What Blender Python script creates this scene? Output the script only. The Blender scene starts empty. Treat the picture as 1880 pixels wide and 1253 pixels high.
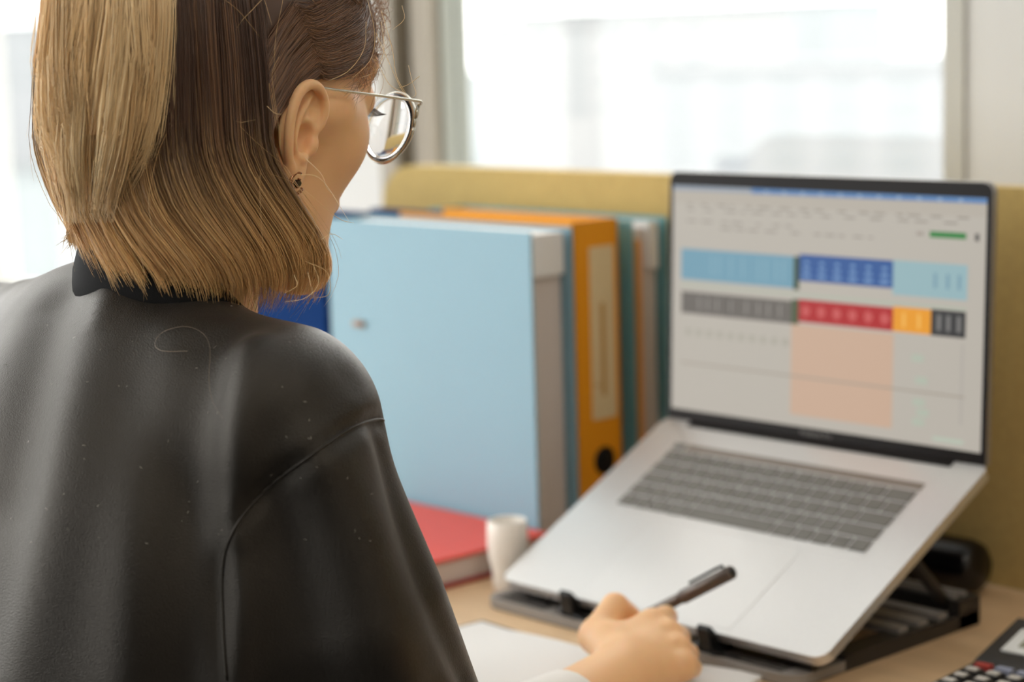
import bpy, bmesh, math, random
import numpy as np
from mathutils import Vector, Matrix
from mathutils.bvhtree import BVHTree

random.seed(7)
RNG = np.random.default_rng(7)
SC = bpy.context.scene
COL = SC.collection

# ------------------------------------------------------------------ camera
FPX = 3801.8
CAM = np.array([1.10434, -1.14899, 1.21786])
MW = np.array([[0.678098, 0.085376, -0.729996],
               [0.734384, -0.118396, 0.668328],
               [-0.029370, -0.989289, -0.142983]])
cd = bpy.data.cameras.new('camera')
cd.sensor_width = 36.0
cd.lens = FPX / 1880 * 36.0
cd.clip_start = 0.05
cd.clip_end = 3000
cd.dof.use_dof = True
cd.dof.focus_distance = 1.235
cd.dof.aperture_fstop = 4.6
cam = bpy.data.objects.new('camera', cd)
COL.objects.link(cam)
cam.matrix_world = Matrix(((MW[0, 0], -MW[0, 1], -MW[0, 2], CAM[0]),
                           (MW[1, 0], -MW[1, 1], -MW[1, 2], CAM[1]),
                           (MW[2, 0], -MW[2, 1], -MW[2, 2], CAM[2]),
                           (0, 0, 0, 1)))
SC.camera = cam

# ------------------------------------------------------------------ light
wd = bpy.data.worlds.new('overcast_sky')
SC.world = wd
wd.use_nodes = True
bg = wd.node_tree.nodes['Background']
bg.inputs[0].default_value = (1.0, 0.985, 0.965, 1)
bg.inputs[1].default_value = 3.0
SC.view_settings.view_transform = 'Standard'
SC.view_settings.look = 'None'
SC.view_settings.exposure = 0.5
SC.view_settings.gamma = 1.0
SC.view_settings.use_curve_mapping = False


WALL_Y = 0.60

# ------------------------------------------------------------------ materials
MATS = {}


def mat(name, col, rough=.5, spec=.5, metal=0.0, noise=0.0, nscale=40, bump=0.0, bscale=200, trans=0.0,
        ior=1.45, sheen=0.0, sub=0.0, emit=None, estr=1.0, stretch=None, coat=0.0, col2=None):
    m = bpy.data.materials.new(name)
    m.use_nodes = True
    nt = m.node_tree
    b = nt.nodes['Principled BSDF']
    b.inputs['Base Color'].default_value = (*col, 1)
    b.inputs['Roughness'].default_value = rough
    b.inputs['Specular IOR Level'].default_value = spec
    b.inputs['Metallic'].default_value = metal
    b.inputs['IOR'].default_value = ior
    b.inputs['Transmission Weight'].default_value = trans
    b.inputs['Coat Weight'].default_value = coat
    if sheen:
        b.inputs['Sheen Weight'].default_value = sheen
        b.inputs['Sheen Roughness'].default_value = .5
    if sub:
        b.inputs['Subsurface Weight'].default_value = sub
        b.inputs['Subsurface Radius'].default_value = (1.0, .35, .15)
        b.inputs['Subsurface Scale'].default_value = .008
    if emit:
        b.inputs['Emission Color'].default_value = (*emit, 1)
        b.inputs['Emission Strength'].default_value = estr
    if noise or bump or col2:
        tc = nt.nodes.new('ShaderNodeTexCoord')
        mp = nt.nodes.new('ShaderNodeMapping')
        if stretch:
            mp.inputs['Scale'].default_value = stretch
        nt.links.new(tc.outputs['Object'], mp.inputs['Vector'])
    if noise or col2:
        n = nt.nodes.new('ShaderNodeTexNoise')
        n.inputs['Scale'].default_value = nscale
        n.inputs['Detail'].default_value = 6
        r = nt.nodes.new('ShaderNodeValToRGB')
        r.color_ramp.elements[0].position = .3
        r.color_ramp.elements[1].position = .7
        lo = col2 if col2 else tuple(c * (1 - noise) for c in col)
        hi = col if col2 else tuple(min(1, c * (1 + noise)) for c in col)
        r.color_ramp.elements[0].color = (*lo, 1)
        r.color_ramp.elements[1].color = (*hi, 1)
        nt.links.new(mp.outputs[0], n.inputs['Vector'])
        nt.links.new(n.outputs['Fac'], r.inputs['Fac'])
        nt.links.new(r.outputs['Color'], b.inputs['Base Color'])
    if bump:
        n2 = nt.nodes.new('ShaderNodeTexNoise')
        n2.inputs['Scale'].default_value = bscale
        n2.inputs['Detail'].default_value = 4
        bp = nt.nodes.new('ShaderNodeBump')
        bp.inputs['Strength'].default_value = bump
        bp.inputs['Distance'].default_value = .001
        nt.links.new(mp.outputs[0], n2.inputs['Vector'])
        nt.links.new(n2.outputs['Fac'], bp.inputs['Height'])
        nt.links.new(bp.outputs['Normal'], b.inputs['Normal'])
    MATS[name] = m
    return m


def attr_mat(name, attr, rough=.4, spec=.5, emit=False, estr=1.0, aniso=0.0):
    m = bpy.data.materials.new(name)
    m.use_nodes = True
    nt = m.node_tree
    b = nt.nodes['Principled BSDF']
    a = nt.nodes.new('ShaderNodeAttribute')
    a.attribute_name = attr
    b.inputs['Roughness'].default_value = rough
    b.inputs['Specular IOR Level'].default_value = spec
    if emit:
        b.inputs['Base Color'].default_value = (.01, .01, .01, 1)
        nt.links.new(a.outputs['Color'], b.inputs['Emission Color'])
        b.inputs['Emission Strength'].default_value = estr
    else:
        nt.links.new(a.outputs['Color'], b.inputs['Base Color'])
    MATS[name] = m
    return m


def srgb(r, g, b):
    f = lambda c: (c / 255) / 12.92 if c / 255 <= .04045 else ((c / 255 + .055) / 1.055) ** 2.4
    return (f(r), f(g), f(b))


# ------------------------------------------------------------------ mesh helpers
def link(name, me, m=None, parent=None, smooth=False):
    o = bpy.data.objects.new(name, me)
    COL.objects.link(o)
    if m is not None and not me.materials:
        me.materials.append(MATS[m] if isinstance(m, str) else m)
    if parent is not None:
        o.parent = parent
    if smooth and me.polygons:
        me.polygons.foreach_set('use_smooth', [True] * len(me.polygons))
    return o


def mesh_np(name, V, F, m=None, parent=None, smooth=True, cols=None):
    """V (n,3), F (m,k) arrays -> object"""
    V = np.asarray(V, dtype=np.float32)
    F = np.asarray(F, dtype=np.int32)
    me = bpy.data.meshes.new(name)
    k = F.shape[1]
    me.vertices.add(len(V))
    me.vertices.foreach_set('co', V.ravel())
    me.loops.add(F.size)
    me.loops.foreach_set('vertex_index', F.ravel())
    me.polygons.add(len(F))
    me.polygons.foreach_set('loop_start', np.arange(0, F.size, k, dtype=np.int32))
    if smooth:
        me.polygons.foreach_set('use_smooth', np.ones(len(F), dtype=bool))
    if cols is not None:
        ca = me.color_attributes.new('tint', 'FLOAT_COLOR', 'POINT')
        ca.data.foreach_set('color', np.asarray(cols, dtype=np.float32).ravel())
    me.update(calc_edges=True)
    return link(name, me, m, parent)


def bm_obj(name, bm, m=None, parent=None, smooth=False, bevel=0.0, seg=2):
    if bevel:
        es = [e for e in bm.edges if len(e.link_faces) == 2 and e.calc_face_angle(0) > .6]
        bmesh.ops.bevel(bm, geom=es, offset=bevel, segments=seg, affect='EDGES', profile=.5)
    bmesh.ops.recalc_face_normals(bm, faces=bm.faces[:])
    me = bpy.data.meshes.new(name)
    bm.to_mesh(me)
    bm.free()
    return link(name, me, m, parent, smooth)


def add_box(bm, x0, x1, y0, y1, z0, z1, mtx=None):
    vs = [bm.verts.new(p) for p in ((x0, y0, z0), (x1, y0, z0), (x1, y1, z0), (x0, y1, z0),
                                    (x0, y0, z1), (x1, y0, z1), (x1, y1, z1), (x0, y1, z1))]
    if mtx is not None:
        for v in vs:
            v.co = mtx @ v.co
    for f in ((3, 2, 1, 0), (4, 5, 6, 7), (0, 1, 5, 4), (1, 2, 6, 5), (2, 3, 7, 6), (3, 0, 4, 7)):
        bm.faces.new([vs[i] for i in f])
    return vs


def box(name, x0, x1, y0, y1, z0, z1, m, parent=None, bevel=0.0, seg=2, mtx=None, smooth=False):
    bm = bmesh.new()
    add_box(bm, x0, x1, y0, y1, z0, z1, mtx)
    return bm_obj(name, bm, m, parent, smooth, bevel, seg)


def rounded_plate(name, x0, x1, y0, y1, z0, z1, r, m, parent=None, n=8, edge=0.0, mtx=None, radii=None):
    """plate with corners rounded in plan; radii = (front-left, front-right, back-right, back-left)"""
    rr = radii or (r, r, r, r)
    pts = []
    for (cx, cy, a0, rad) in ((x0, y0, 180, rr[0]), (x1, y0, 270, rr[1]), (x1, y1, 0, rr[2]), (x0, y1, 90, rr[3])):
        ox = cx + (rad if cx == x0 else -rad)
        oy = cy + (rad if cy == y0 else -rad)
        if rad <= 0:
            pts.append((cx, cy))
            continue
        for i in range(n + 1):
            a = math.radians(a0 + 90 * i / n)
            pts.append((ox + rad * math.cos(a), oy + rad * math.sin(a)))
    bm = bmesh.new()
    lo = [bm.verts.new((p[0], p[1], z0)) for p in pts]
    hi = [bm.verts.new((p[0], p[1], z1)) for p in pts]
    bm.faces.new(lo[::-1])
    bm.faces.new(hi)
    k = len(pts)
    for i in range(k):
        bm.faces.new((lo[i], lo[(i + 1) % k], hi[(i + 1) % k], hi[i]))
    if edge:
        es = [e for e in bm.edges if len(e.link_faces) == 2 and e.calc_face_angle(0) > 1.2]
        bmesh.ops.bevel(bm, geom=es, offset=edge, segments=2, affect='EDGES', profile=.5)
    if mtx is not None:
        bm.transform(mtx)
    return bm_obj(name, bm, m, parent)


def tube_arrays(path, rad, sides=8, caps=True):
    P = np.asarray(path, float)
    n = len(P)
    R = np.full(n, rad) if np.isscalar(rad) else np.asarray(rad, float)
    T = np.gradient(P, axis=0)
    T /= np.linalg.norm(T, axis=1)[:, None] + 1e-12
    ref = np.array([0, 0, 1.0]) if abs(T[0][2]) < .9 else np.array([1.0, 0, 0])
    N = np.cross(T[0], ref)
    N /= np.linalg.norm(N)
    V = []
    for i in range(n):
        N = N - T[i] * (N @ T[i])
        N /= np.linalg.norm(N) + 1e-12
        B = np.cross(T[i], N)
        for j in range(sides):
            a = 2 * math.pi * j / sides
            V.append(P[i] + R[i] * (math.cos(a) * N + math.sin(a) * B))
    F = []
    for i in range(n - 1):
        for j in range(sides):
            k = (j + 1) % sides
            F.append((i * sides + j, i * sides + k, (i + 1) * sides + k, (i + 1) * sides + j))
    if caps:
        V.append(P[0]); V.append(P[-1])
        a, b = n * sides, n * sides + 1
        for j in range(sides):
            k = (j + 1) % sides
            F.append((a, k, j, j))
            F.append((b, (n - 1) * sides + j, (n - 1) * sides + k, (n - 1) * sides + k))
    return V, F


def poly_obj(name, V, F, m, parent=None, smooth=True):
    me = bpy.data.meshes.new(name)
    me.from_pydata([tuple(v) for v in V], [], [tuple(dict.fromkeys(f)) for f in F])
    me.update()
    return link(name, me, m, parent, smooth)


def tube(name, path, rad, m, parent=None, sides=8):
    return poly_obj(name, *tube_arrays(path, rad, sides), m, parent)


def spline(pts, n):
    """Catmull-Rom through pts, n samples"""
    P = np.asarray(pts, float)
    Q = np.vstack([2 * P[0] - P[1], P, 2 * P[-1] - P[-2]])
    out = []
    m = len(P) - 1
    for t in np.linspace(0, m - 1e-9, n):
        i = int(t)
        u = t - i
        p0, p1, p2, p3 = Q[i], Q[i + 1], Q[i + 2], Q[i + 3]
        out.append(.5 * ((2 * p1) + (-p0 + p2) * u + (2 * p0 - 5 * p1 + 4 * p2 - p3) * u * u +
                         (-p0 + 3 * p1 - 3 * p2 + p3) * u ** 3))
    return np.array(out)


def lathe(name, prof, m, parent=None, n=32, loc=(0, 0, 0), smooth=True, mtx=None):
    bm = bmesh.new()
    rings = []
    for r, z in prof:
        rings.append([bm.verts.new((r * math.cos(2 * math.pi * i / n), r * math.sin(2 * math.pi * i / n), z))
                      for i in range(n)])
    for a, b in zip(rings, rings[1:]):
        for i in range(n):
            bm.faces.new((a[i], a[(i + 1) % n], b[(i + 1) % n], b[i]))
    bm.faces.new(rings[0][::-1])
    bm.faces.new(rings[-1])
    if mtx is not None:
        bm.transform(mtx)
    o = bm_obj(name, bm, m, parent, smooth)
    o.location = loc
    return o


def empty(name, loc=(0, 0, 0), rz=0.0):
    o = bpy.data.objects.new(name, None)
    o.empty_display_size = .05
    o.location = loc
    o.rotation_euler = (0, 0, rz)
    COL.objects.link(o)
    return o


def tag(o, label=None, cat=None, group=None, kind=None):
    if label:
        o['label'] = label
    if cat:
        o['category'] = cat
    if group:
        o['group'] = group
    if kind:
        o['kind'] = kind
    return o


def ray(x, y):
    return MW @ np.array([(x - 940) / FPX, (y - 626.5) / FPX, 1.0])


def atd(x, y, d):
    return CAM + ray(x, y) * d


def onz(x, y, z):
    v = ray(x, y)
    return CAM + v * (z - CAM[2]) / v[2]


# ------------------------------------------------------------------ signed distance modelling
def sd_ell(P, c, r):
    q = (P - np.asarray(c, np.float32)) / np.asarray(r, np.float32)
    k0 = np.linalg.norm(q, axis=1)
    k1 = np.linalg.norm(q / np.asarray(r, np.float32), axis=1) + 1e-9
    return k0 * (k0 - 1) / k1


def sd_cone(P, a, b, ra, rb):
    a = np.asarray(a, np.float32); b = np.asarray(b, np.float32)
    ab = b - a
    t = np.clip(((P - a) @ ab) / (ab @ ab), 0, 1)
    return np.linalg.norm(P - (a + t[:, None] * ab), axis=1) - (ra + (rb - ra) * t)


def sd_path(P, pts, rads):
    d = None
    for i in range(len(pts) - 1):
        e = sd_cone(P, pts[i], pts[i + 1], rads[i], rads[i + 1])
        d = e if d is None else np.minimum(d, e)
    return d


def smin(a, b, k):
    h = np.clip(.5 + .5 * (b - a) / k, 0, 1)
    return b * (1 - h) + a * h - k * h * (1 - h)


def smax(a, b, k):
    return -smin(-a, -b, k)


def surface_nets(fn, lo, hi, h, relax=1):
    lo = np.asarray(lo, float); hi = np.asarray(hi, float)
    n = np.ceil((hi - lo) / h).astype(int) + 1
    xs = [lo[i] + h * np.arange(n[i]) for i in range(3)]
    D = np.empty(n, np.float32)
    Y, Z = np.meshgrid(xs[1], xs[2], indexing='ij')
    step = max(1, 400000 // Y.size)
    for i in range(0, n[0], step):
        xb = xs[0][i:i + step]
        P = np.empty((len(xb), Y.shape[0], Y.shape[1], 3), np.float32)
        P[..., 0] = xb[:, None, None]; P[..., 1] = Y; P[..., 2] = Z
        D[i:i + step] = fn(P.reshape(-1, 3)).reshape(len(xb), *Y.shape)
    S = D < 0
    c = [S[i:n[0] - 1 + i, j:n[1] - 1 + j, k:n[2] - 1 + k] for i in (0, 1) for j in (0, 1) for k in (0, 1)]
    tot = sum(x.astype(np.int8) for x in c)
    act = (tot > 0) & (tot < 8)
    I = np.argwhere(act)
    idx = np.full(act.shape, -1, np.int32)
    idx[act] = np.arange(len(I))
    acc = np.zeros((len(I), 3)); cnt = np.zeros(len(I))
    corners = [(i, j, k) for i in (0, 1) for j in (0, 1) for k in (0, 1)]
    for a in range(8):
        for b in range(a + 1, 8):
            ca, cb = np.array(corners[a]), np.array(corners[b])
            if np.abs(ca - cb).sum() != 1:
                continue
            da = D[I[:, 0] + ca[0], I[:, 1] + ca[1], I[:, 2] + ca[2]]
            db = D[I[:, 0] + cb[0], I[:, 1] + cb[1], I[:, 2] + cb[2]]
            ok = (da < 0) != (db < 0)
            t = np.where(ok, da / np.where(ok, da - db, 1), 0)
            acc += np.where(ok[:, None], ca + t[:, None] * (cb - ca), 0)
            cnt += ok
    V = lo + h * (I + acc / cnt[:, None])
    F = []
    for ax in range(3):
        o1, o2 = [(1, 2), (2, 0), (0, 1)][ax]
        sl0 = [slice(None)] * 3; sl1 = [slice(None)] * 3
        sl0[ax] = slice(0, -1); sl1[ax] = slice(1, None)
        A, B = S[tuple(sl0)], S[tuple(sl1)]
        E = np.argwhere(A != B)
        ok = (E[:, o1] > 0) & (E[:, o2] > 0) & (E[:, o1] < n[o1] - 1) & (E[:, o2] < n[o2] - 1)
        E = E[ok]
        flip = A[tuple(E.T)]

        def at(d1, d2):
            q = E.copy(); q[:, o1] += d1; q[:, o2] += d2
            return idx[tuple(q.T)]
        q = np.stack([at(-1, -1), at(0, -1), at(0, 0), at(-1, 0)], 1)
        q[~flip] = q[~flip][:, ::-1]
        F.append(q)
    F = np.vstack(F)
    for _ in range(relax):
        s = np.zeros_like(V); m = np.zeros(len(V))
        for a, b in ((0, 1), (1, 2), (2, 3), (3, 0)):
            np.add.at(s, F[:, a], V[F[:, b]]); np.add.at(m, F[:, a], 1)
            np.add.at(s, F[:, b], V[F[:, a]]); np.add.at(m, F[:, b], 1)
        V = .5 * V + .5 * s / np.maximum(m, 1)[:, None]
    return V, F

# ================================================================== setting
mat('wall_paint', srgb(204, 203, 201), .8, .3, noise=.02, nscale=6, bump=.05, bscale=120)
mat('wall_grey', srgb(190, 182, 170), .8, .3)
mat('wall_charcoal', srgb(52, 50, 49), .8, .3)
mat('ceiling_paint', srgb(235, 235, 233), .9, .2)
mat('carpet', srgb(84, 80, 77), .95, .1, noise=.15, nscale=300, bump=.5, bscale=600)
mat('frame_taupe_shaded', srgb(150, 141, 127), .5, .4)  # taupe-grey aluminium with interior shading put into the colour
mat('frame_recess_shaded', srgb(112, 105, 92), .5, .4)  # recessed strip of the frame, its shade put into a darker colour
mat('frame_pale', srgb(178, 176, 169), .5, .4)
mat('seal', srgb(150, 151, 142), .6, .3)

FLOOR_X0, FLOOR_X1, FLOOR_Y0 = -2.5, 2.7, -2.7
o = box('floor', FLOOR_X0, FLOOR_X1, FLOOR_Y0, WALL_Y + .2, -.1, 0, 'carpet'); tag(o, kind='structure')
o = box('ceiling', FLOOR_X0, FLOOR_X1, FLOOR_Y0, WALL_Y + .2, 2.9, 3.0, 'ceiling_paint'); tag(o, kind='structure')
o = box('wall_right', 2.6, 2.7, FLOOR_Y0, WALL_Y + .2, 0, 2.9, 'wall_grey'); tag(o, kind='structure')
bm = bmesh.new()
for a in ((-.10, 2.6, FLOOR_Y0, FLOOR_Y0 + .1, 0, 2.9), (-2.4, -.10, FLOOR_Y0, FLOOR_Y0 + .1, 0, .30), (-2.4, -.10, FLOOR_Y0, FLOOR_Y0 + .1, 2.82, 2.9)):
    add_box(bm, *a)
o = bm_obj('wall_back', bm, 'wall_charcoal'); tag(o, kind='structure')
# window wall: parapet, lintel, column between the windows, solid right part
bm = bmesh.new()
for a in ((-2.4, 2.6, WALL_Y, WALL_Y + .07, 0, .80), (-2.4, 2.6, WALL_Y, WALL_Y + .07, 2.75, 2.9),
          (-1.36, -1.055, WALL_Y, WALL_Y + .07, .80, 2.75), (-.122, 2.6, WALL_Y, WALL_Y + .07, .80, 2.75),
          (-2.4, -2.3, WALL_Y, WALL_Y + .07, .80, 2.75)):
    add_box(bm, *a)
o = bm_obj('wall_front', bm, 'wall_paint'); tag(o, kind='structure')
bm = bmesh.new()
for a in ((-2.5, -2.4, FLOOR_Y0, WALL_Y + .2, 0, .30), (-2.5, -2.4, FLOOR_Y0, WALL_Y + .2, 2.82, 2.9),
          (-2.5, -2.4, FLOOR_Y0, -2.6, .30, 2.82), (-2.5, -2.4, .46, WALL_Y + .2, .30, 2.82)):
    add_box(bm, *a)
o = bm_obj('wall_left', bm, 'wall_paint'); tag(o, kind='structure')


def glass_mat(name):
    m = bpy.data.materials.new(name)
    m.use_nodes = True
    nt = m.node_tree
    for n in list(nt.nodes):
        if n.type == 'BSDF_PRINCIPLED':
            nt.nodes.remove(n)
    out = nt.nodes['Material Output']
    t = nt.nodes.new('ShaderNodeBsdfTransparent'); t.inputs[0].default_value = (.96, .97, .965, 1)
    g = nt.nodes.new('ShaderNodeBsdfGlossy'); g.inputs['Roughness'].default_value = .02
    mx = nt.nodes.new('ShaderNodeMixShader')
    mx.inputs[0].default_value = .04
    nt.links.new(t.outputs[0], mx.inputs[1])
    nt.links.new(g.outputs[0], mx.inputs[2]); nt.links.new(mx.outputs[0], out.inputs[0])
    MATS[name] = m


glass_mat('window_glass')


def window(name, frame_boxes, pane):
    root = empty(name, (0, 0, 0)); tag(root, kind='structure')
    for nm, m, a in frame_boxes:
        box(nm, *a, m, root, bevel=.003)
    box('pane', *pane, 'window_glass', root)
    return root


W0, W1 = WALL_Y, WALL_Y + .07
window('window_1', [
    ('window_frame', 'frame_taupe_shaded', (-1.055, -1.022, W0 + .0, W1, .80, 2.75)),
    ('window_frame', 'frame_recess_shaded', (-1.022, -1.002, W0 + .03, W1, .80, 2.75)),
    ('window_frame', 'frame_taupe_shaded', (-1.002, -.969, W0 + .015, W1, .80, 2.75)),
    ('window_seal', 'seal', (-.969, -.962, W0 + .035, W0 + .08, .83, 2.72)),
    ('window_frame', 'frame_pale', (-.147, -.122, W0 - .004, W1, .80, 2.75)),
    ('window_seal', 'seal', (-.153, -.147, W0 + .02, W0 + .08, .83, 2.72)),
    ('window_frame', 'frame_pale', (-.962, -.153, W0 + .02, W1, .80, .83)),
    ('window_frame', 'frame_pale', (-.962, -.153, W0 + .02, W1, 2.72, 2.75)),
    ('window_sill', 'frame_pale', (-1.0, -.13, W0 - .05, W0 + .02, .80, .82)),
], (-.962, -.153, W0 + .055, W0 + .061, .83, 2.72))
window('window_2', [
    ('window_frame', 'frame_taupe_shaded', (-1.41, -1.36, W0 + .02, W1, .80, 2.75)),
    ('window_frame', 'frame_taupe_shaded', (-2.3, -2.25, W0 + .02, W1, .80, 2.75)),
    ('window_frame', 'frame_pale', (-2.25, -1.41, W0 + .02, W1, .80, .83)),
    ('window_frame', 'frame_pale', (-2.25, -1.41, W0 + .02, W1, 2.72, 2.75)),
], (-2.25, -1.41, W0 + .055, W0 + .061, .83, 2.72))
window('window_3', [
    ('window_frame', 'frame_taupe_shaded', (-2.49, -2.42, -2.6, -2.55, .30, 2.82)),
    ('window_frame', 'frame_taupe_shaded', (-2.49, -2.42, -1.08, -1.02, .30, 2.82)),
    ('window_frame', 'frame_taupe_shaded', (-2.49, -2.42, .41, .46, .30, 2.82)),
], (-2.46, -2.454, -2.55, .41, .30, 2.82))
window('window_4', [
    ('window_frame', 'frame_taupe_shaded', (-2.4, -2.35, FLOOR_Y0 + .01, FLOOR_Y0 + .08, .30, 2.82)),
    ('window_frame', 'frame_taupe_shaded', (-1.28, -1.22, FLOOR_Y0 + .01, FLOOR_Y0 + .08, .30, 2.82)),
    ('window_frame', 'frame_taupe_shaded', (-.15, -.10, FLOOR_Y0 + .01, FLOOR_Y0 + .08, .30, 2.82)),
], (-2.35, -.15, FLOOR_Y0 + .04, FLOOR_Y0 + .046, .30, 2.82))

# fill lamps added out of view to brighten the cheek and desk
mat('fill_lamp_frame', srgb(230, 230, 228), .5, .4)
mat('fill_lamp_diffuser', (.8, .8, .8), .6, .3, emit=(1.0, .92, .80), estr=4.4)
for lx, ly, lab in ((1.75, -1.0, 'added fill lamp panel out of view near the window wall'), (1.75, -2.05, 'added fill lamp panel out of view near the back wall')):
    lamp = empty('fill_lamp', (lx, ly, 2.9)); tag(lamp, lab, 'lamp', 'added fill lamp panels')
    box('diffuser', -.58, .58, -.28, .28, -.030, -.022, 'fill_lamp_diffuser', lamp)
    bm = bmesh.new()
    for a in ((-.6, .6, -.3, -.28, -.032, 0), (-.6, .6, .28, .3, -.032, 0), (-.6, -.58, -.28, .28, -.032, 0), (.58, .6, -.28, .28, -.032, 0)):
        add_box(bm, *a)
    bm_obj('frame', bm, 'fill_lamp_frame', lamp)

# ------------------------------------------------------------------ the city outside, haze put into its pale low-contrast colours
mat('ground_haze', srgb(136, 141, 142), .95, .1, noise=.05, nscale=.02)
for i, c in enumerate(((160, 161, 163), (172, 171, 171), (156, 160, 162), (168, 163, 160), (160, 165, 164))):
    mat('far_wall_%d' % i, srgb(*c), .9, .1)
    mat('far_roof_%d' % i, srgb(*[v - 14 for v in c]), .9, .1)
mat('far_pane', srgb(148, 152, 154), .6, .3)
o = box('ground_outside', -1500, 900, 14, 2200, -24.2, -24, 'ground_haze'); tag(o, kind='structure')


def building(x, y, w, d, top, k, label, floors, bays):
    root = empty('far_building', (x, y, -24))
    h = top + 24
    box('wall', -w / 2, w / 2, 0, d, 0, h, 'far_wall_%d' % k, root)
    box('roof', -w / 2 - .4, w / 2 + .4, -.4, d + .4, h, h + .9, 'far_roof_%d' % k, root)
    me = None
    fh = h / floors
    for f in range(max(0, floors - 4), floors):
        for b in range(bays):
            bx = -w / 2 + w * (b + .5) / bays
            if me is None:
                p = box('window', -w / bays * .28, w / bays * .28, -.15, .05, 0, fh * .5, 'far_pane', root)
                me = p.data
            else:
                p = link('window', me, None, root)
            p.location = (bx, 0, f * fh + fh * .25)
    tag(root, label, 'building', 'pale buildings beyond the windows')
    return root


# sight lines leave the windows towards (-.7,.7): the city is laid out along them
building(-150, 190, 60, 14, -3.0, 0, 'pale grey flat-roofed block outside the wide window, behind the laptop', 7, 7)
building(-215, 215, 46, 16, 3.5, 1, 'off-white taller block outside the wide window, beyond the grey block', 8, 6)
building(-300, 320, 90, 18, 7, 2, 'long bluish-grey block far outside the wide window', 7, 10)
building(-95, 190, 40, 12, -7, 3, 'low warm-grey block outside the wide window beside the pale frame', 6, 5)
building(-330, 130, 60, 16, -3.0, 4, 'greenish-grey block outside the window beside the column', 7, 9)
building(-230, 80, 40, 14, -9, 3, 'low pinkish-grey block outside the window beside the column', 6, 6)
building(-420, 240, 90, 20, 8.0, 0, 'broad pale block far outside the window beside the column', 9, 10)

# ================================================================== desk and screen panel
mat('desk_wood', srgb(212, 180, 142), .45, .4, noise=.07, nscale=5, stretch=(2, 22, 22), bump=.03, bscale=60)
mat('desk_metal', srgb(190, 190, 190), .4, .5, metal=.6)
DZ = .74
desk = empty('desk', (0, 0, 0))
tag(desk, 'light oak desk standing under the windows', 'desk')
box('desk_top', -1.02, 1.15, -.245, .3285, DZ - .026, DZ, 'desk_wood', desk, bevel=.002)
for x in (-.96, 1.09):
    for y in (-.21, .285):
        box('leg', x - .025, x + .025, y - .025, y + .025, 0, DZ - .026, 'desk_metal', desk)
box('crossbar', -.935, 1.065, .28, .30, .62, .68, 'desk_metal', desk)

mat('mustard_felt', srgb(188, 162, 102), .95, .15, noise=.06, nscale=160, bump=.35, bscale=700, sheen=.2)
panel = empty('desk_screen', (0, .352, DZ))
tag(panel, 'mustard yellow fabric desk screen with rounded corner standing along the desk edge', 'desk screen')
# panel mesh: plate in X-Z
mtx = Matrix(((1, 0, 0, 0), (0, 0, -1, 0), (0, 1, 0, 0), (0, 0, 0, 1)))
rounded_plate('fabric_panel', -.722, 1.15, 0, .345, -.006, .022, .05, 'mustard_felt', panel, edge=.006, mtx=mtx,
              radii=(.004, .004, .05, .05))
for x in (-.5, .9):
    box('clamp', x - .03, x + .03, -.004, .020, -.06, .0, 'desk_metal', panel)

# ================================================================== laptop
mat('aluminium', srgb(214, 212, 211), .34, .5, metal=.75, noise=.012, nscale=300)
mat('key_reflect_grey', srgb(104, 101, 96), .45, .6)  # black keys, greyed to carry the window's reflection in the colour
mat('bezel_black', srgb(22, 18, 18), .3, .15)
mat('touch_glass', srgb(120, 110, 102), .3, .5)  # black touch bar glass, brownish reflection put into its base colour
mat('lid_side', srgb(160, 156, 152), .4, .5, metal=.7)
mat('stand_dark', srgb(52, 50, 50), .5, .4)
mat('trackpad', srgb(216, 214, 213), .3, .5, metal=.72)
mat('bezel_text', srgb(120, 118, 116), .5, .3)
TILT = math.radians(27.69)
LZ = .765
LID = math.radians(27.69 + 59.99)
dk = Vector((0, math.cos(TILT), math.sin(TILT)))
dn = Vector((0, -math.sin(TILT), math.cos(TILT)))
MD = Matrix(((1, 0, 0, 0), (0, dk.y, dn.y, 0), (0, dk.z, dn.z, LZ), (0, 0, 0, 1)))
up = Vector((0, math.cos(LID), math.sin(LID)))
ln = Vector((1, 0, 0)).cross(up)
hg = dk * .236
ML = Matrix(((1, 0, 0, 0), (0, up.y, ln.y, hg.y), (0, up.z, ln.z, hg.z + LZ), (0, 0, 0, 1)))
lap = empty('laptop', (0, 0, LZ))
tag(lap, 'open silver laptop showing a spreadsheet, tilted up on a black stand', 'laptop')
LI = Matrix.Translation((0, 0, -LZ))
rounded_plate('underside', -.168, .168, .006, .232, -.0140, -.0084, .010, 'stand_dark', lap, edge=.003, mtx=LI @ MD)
base = rounded_plate('base', -.1747, .1747, 0, .238, -.0085, 0, .011, 'aluminium', lap, edge=.0012, mtx=LI @ MD)
box('hinge', -.142, .142, .2285, .2362, -.006, .0012, 'bezel_black', lap, bevel=.001, mtx=LI @ MD)
rounded_plate('trackpad', -.080, .080, .006, .103, -.0002, .0003, .004, 'trackpad', lap, mtx=LI @ MD)
for sx in (-1, 1):
    box('speaker_grille', sx * .158 - .010, sx * .158 + .010, .105, .200, -.0001, .00012, 'aluminium', lap, mtx=LI @ MD)
kb = rounded_plate('keyboard', -.1352, .1352, .1065, .2045, -.0006, .0002, .003, 'aluminium', lap, mtx=LI @ MD)
rounded_plate('touch_bar', -.1185, .1345, .1955, .2040, .0, .0006, .001, 'touch_glass', kb, mtx=LI @ MD)
KX0, PITCH = -.1347, .01857
key_cache = {}


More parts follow.
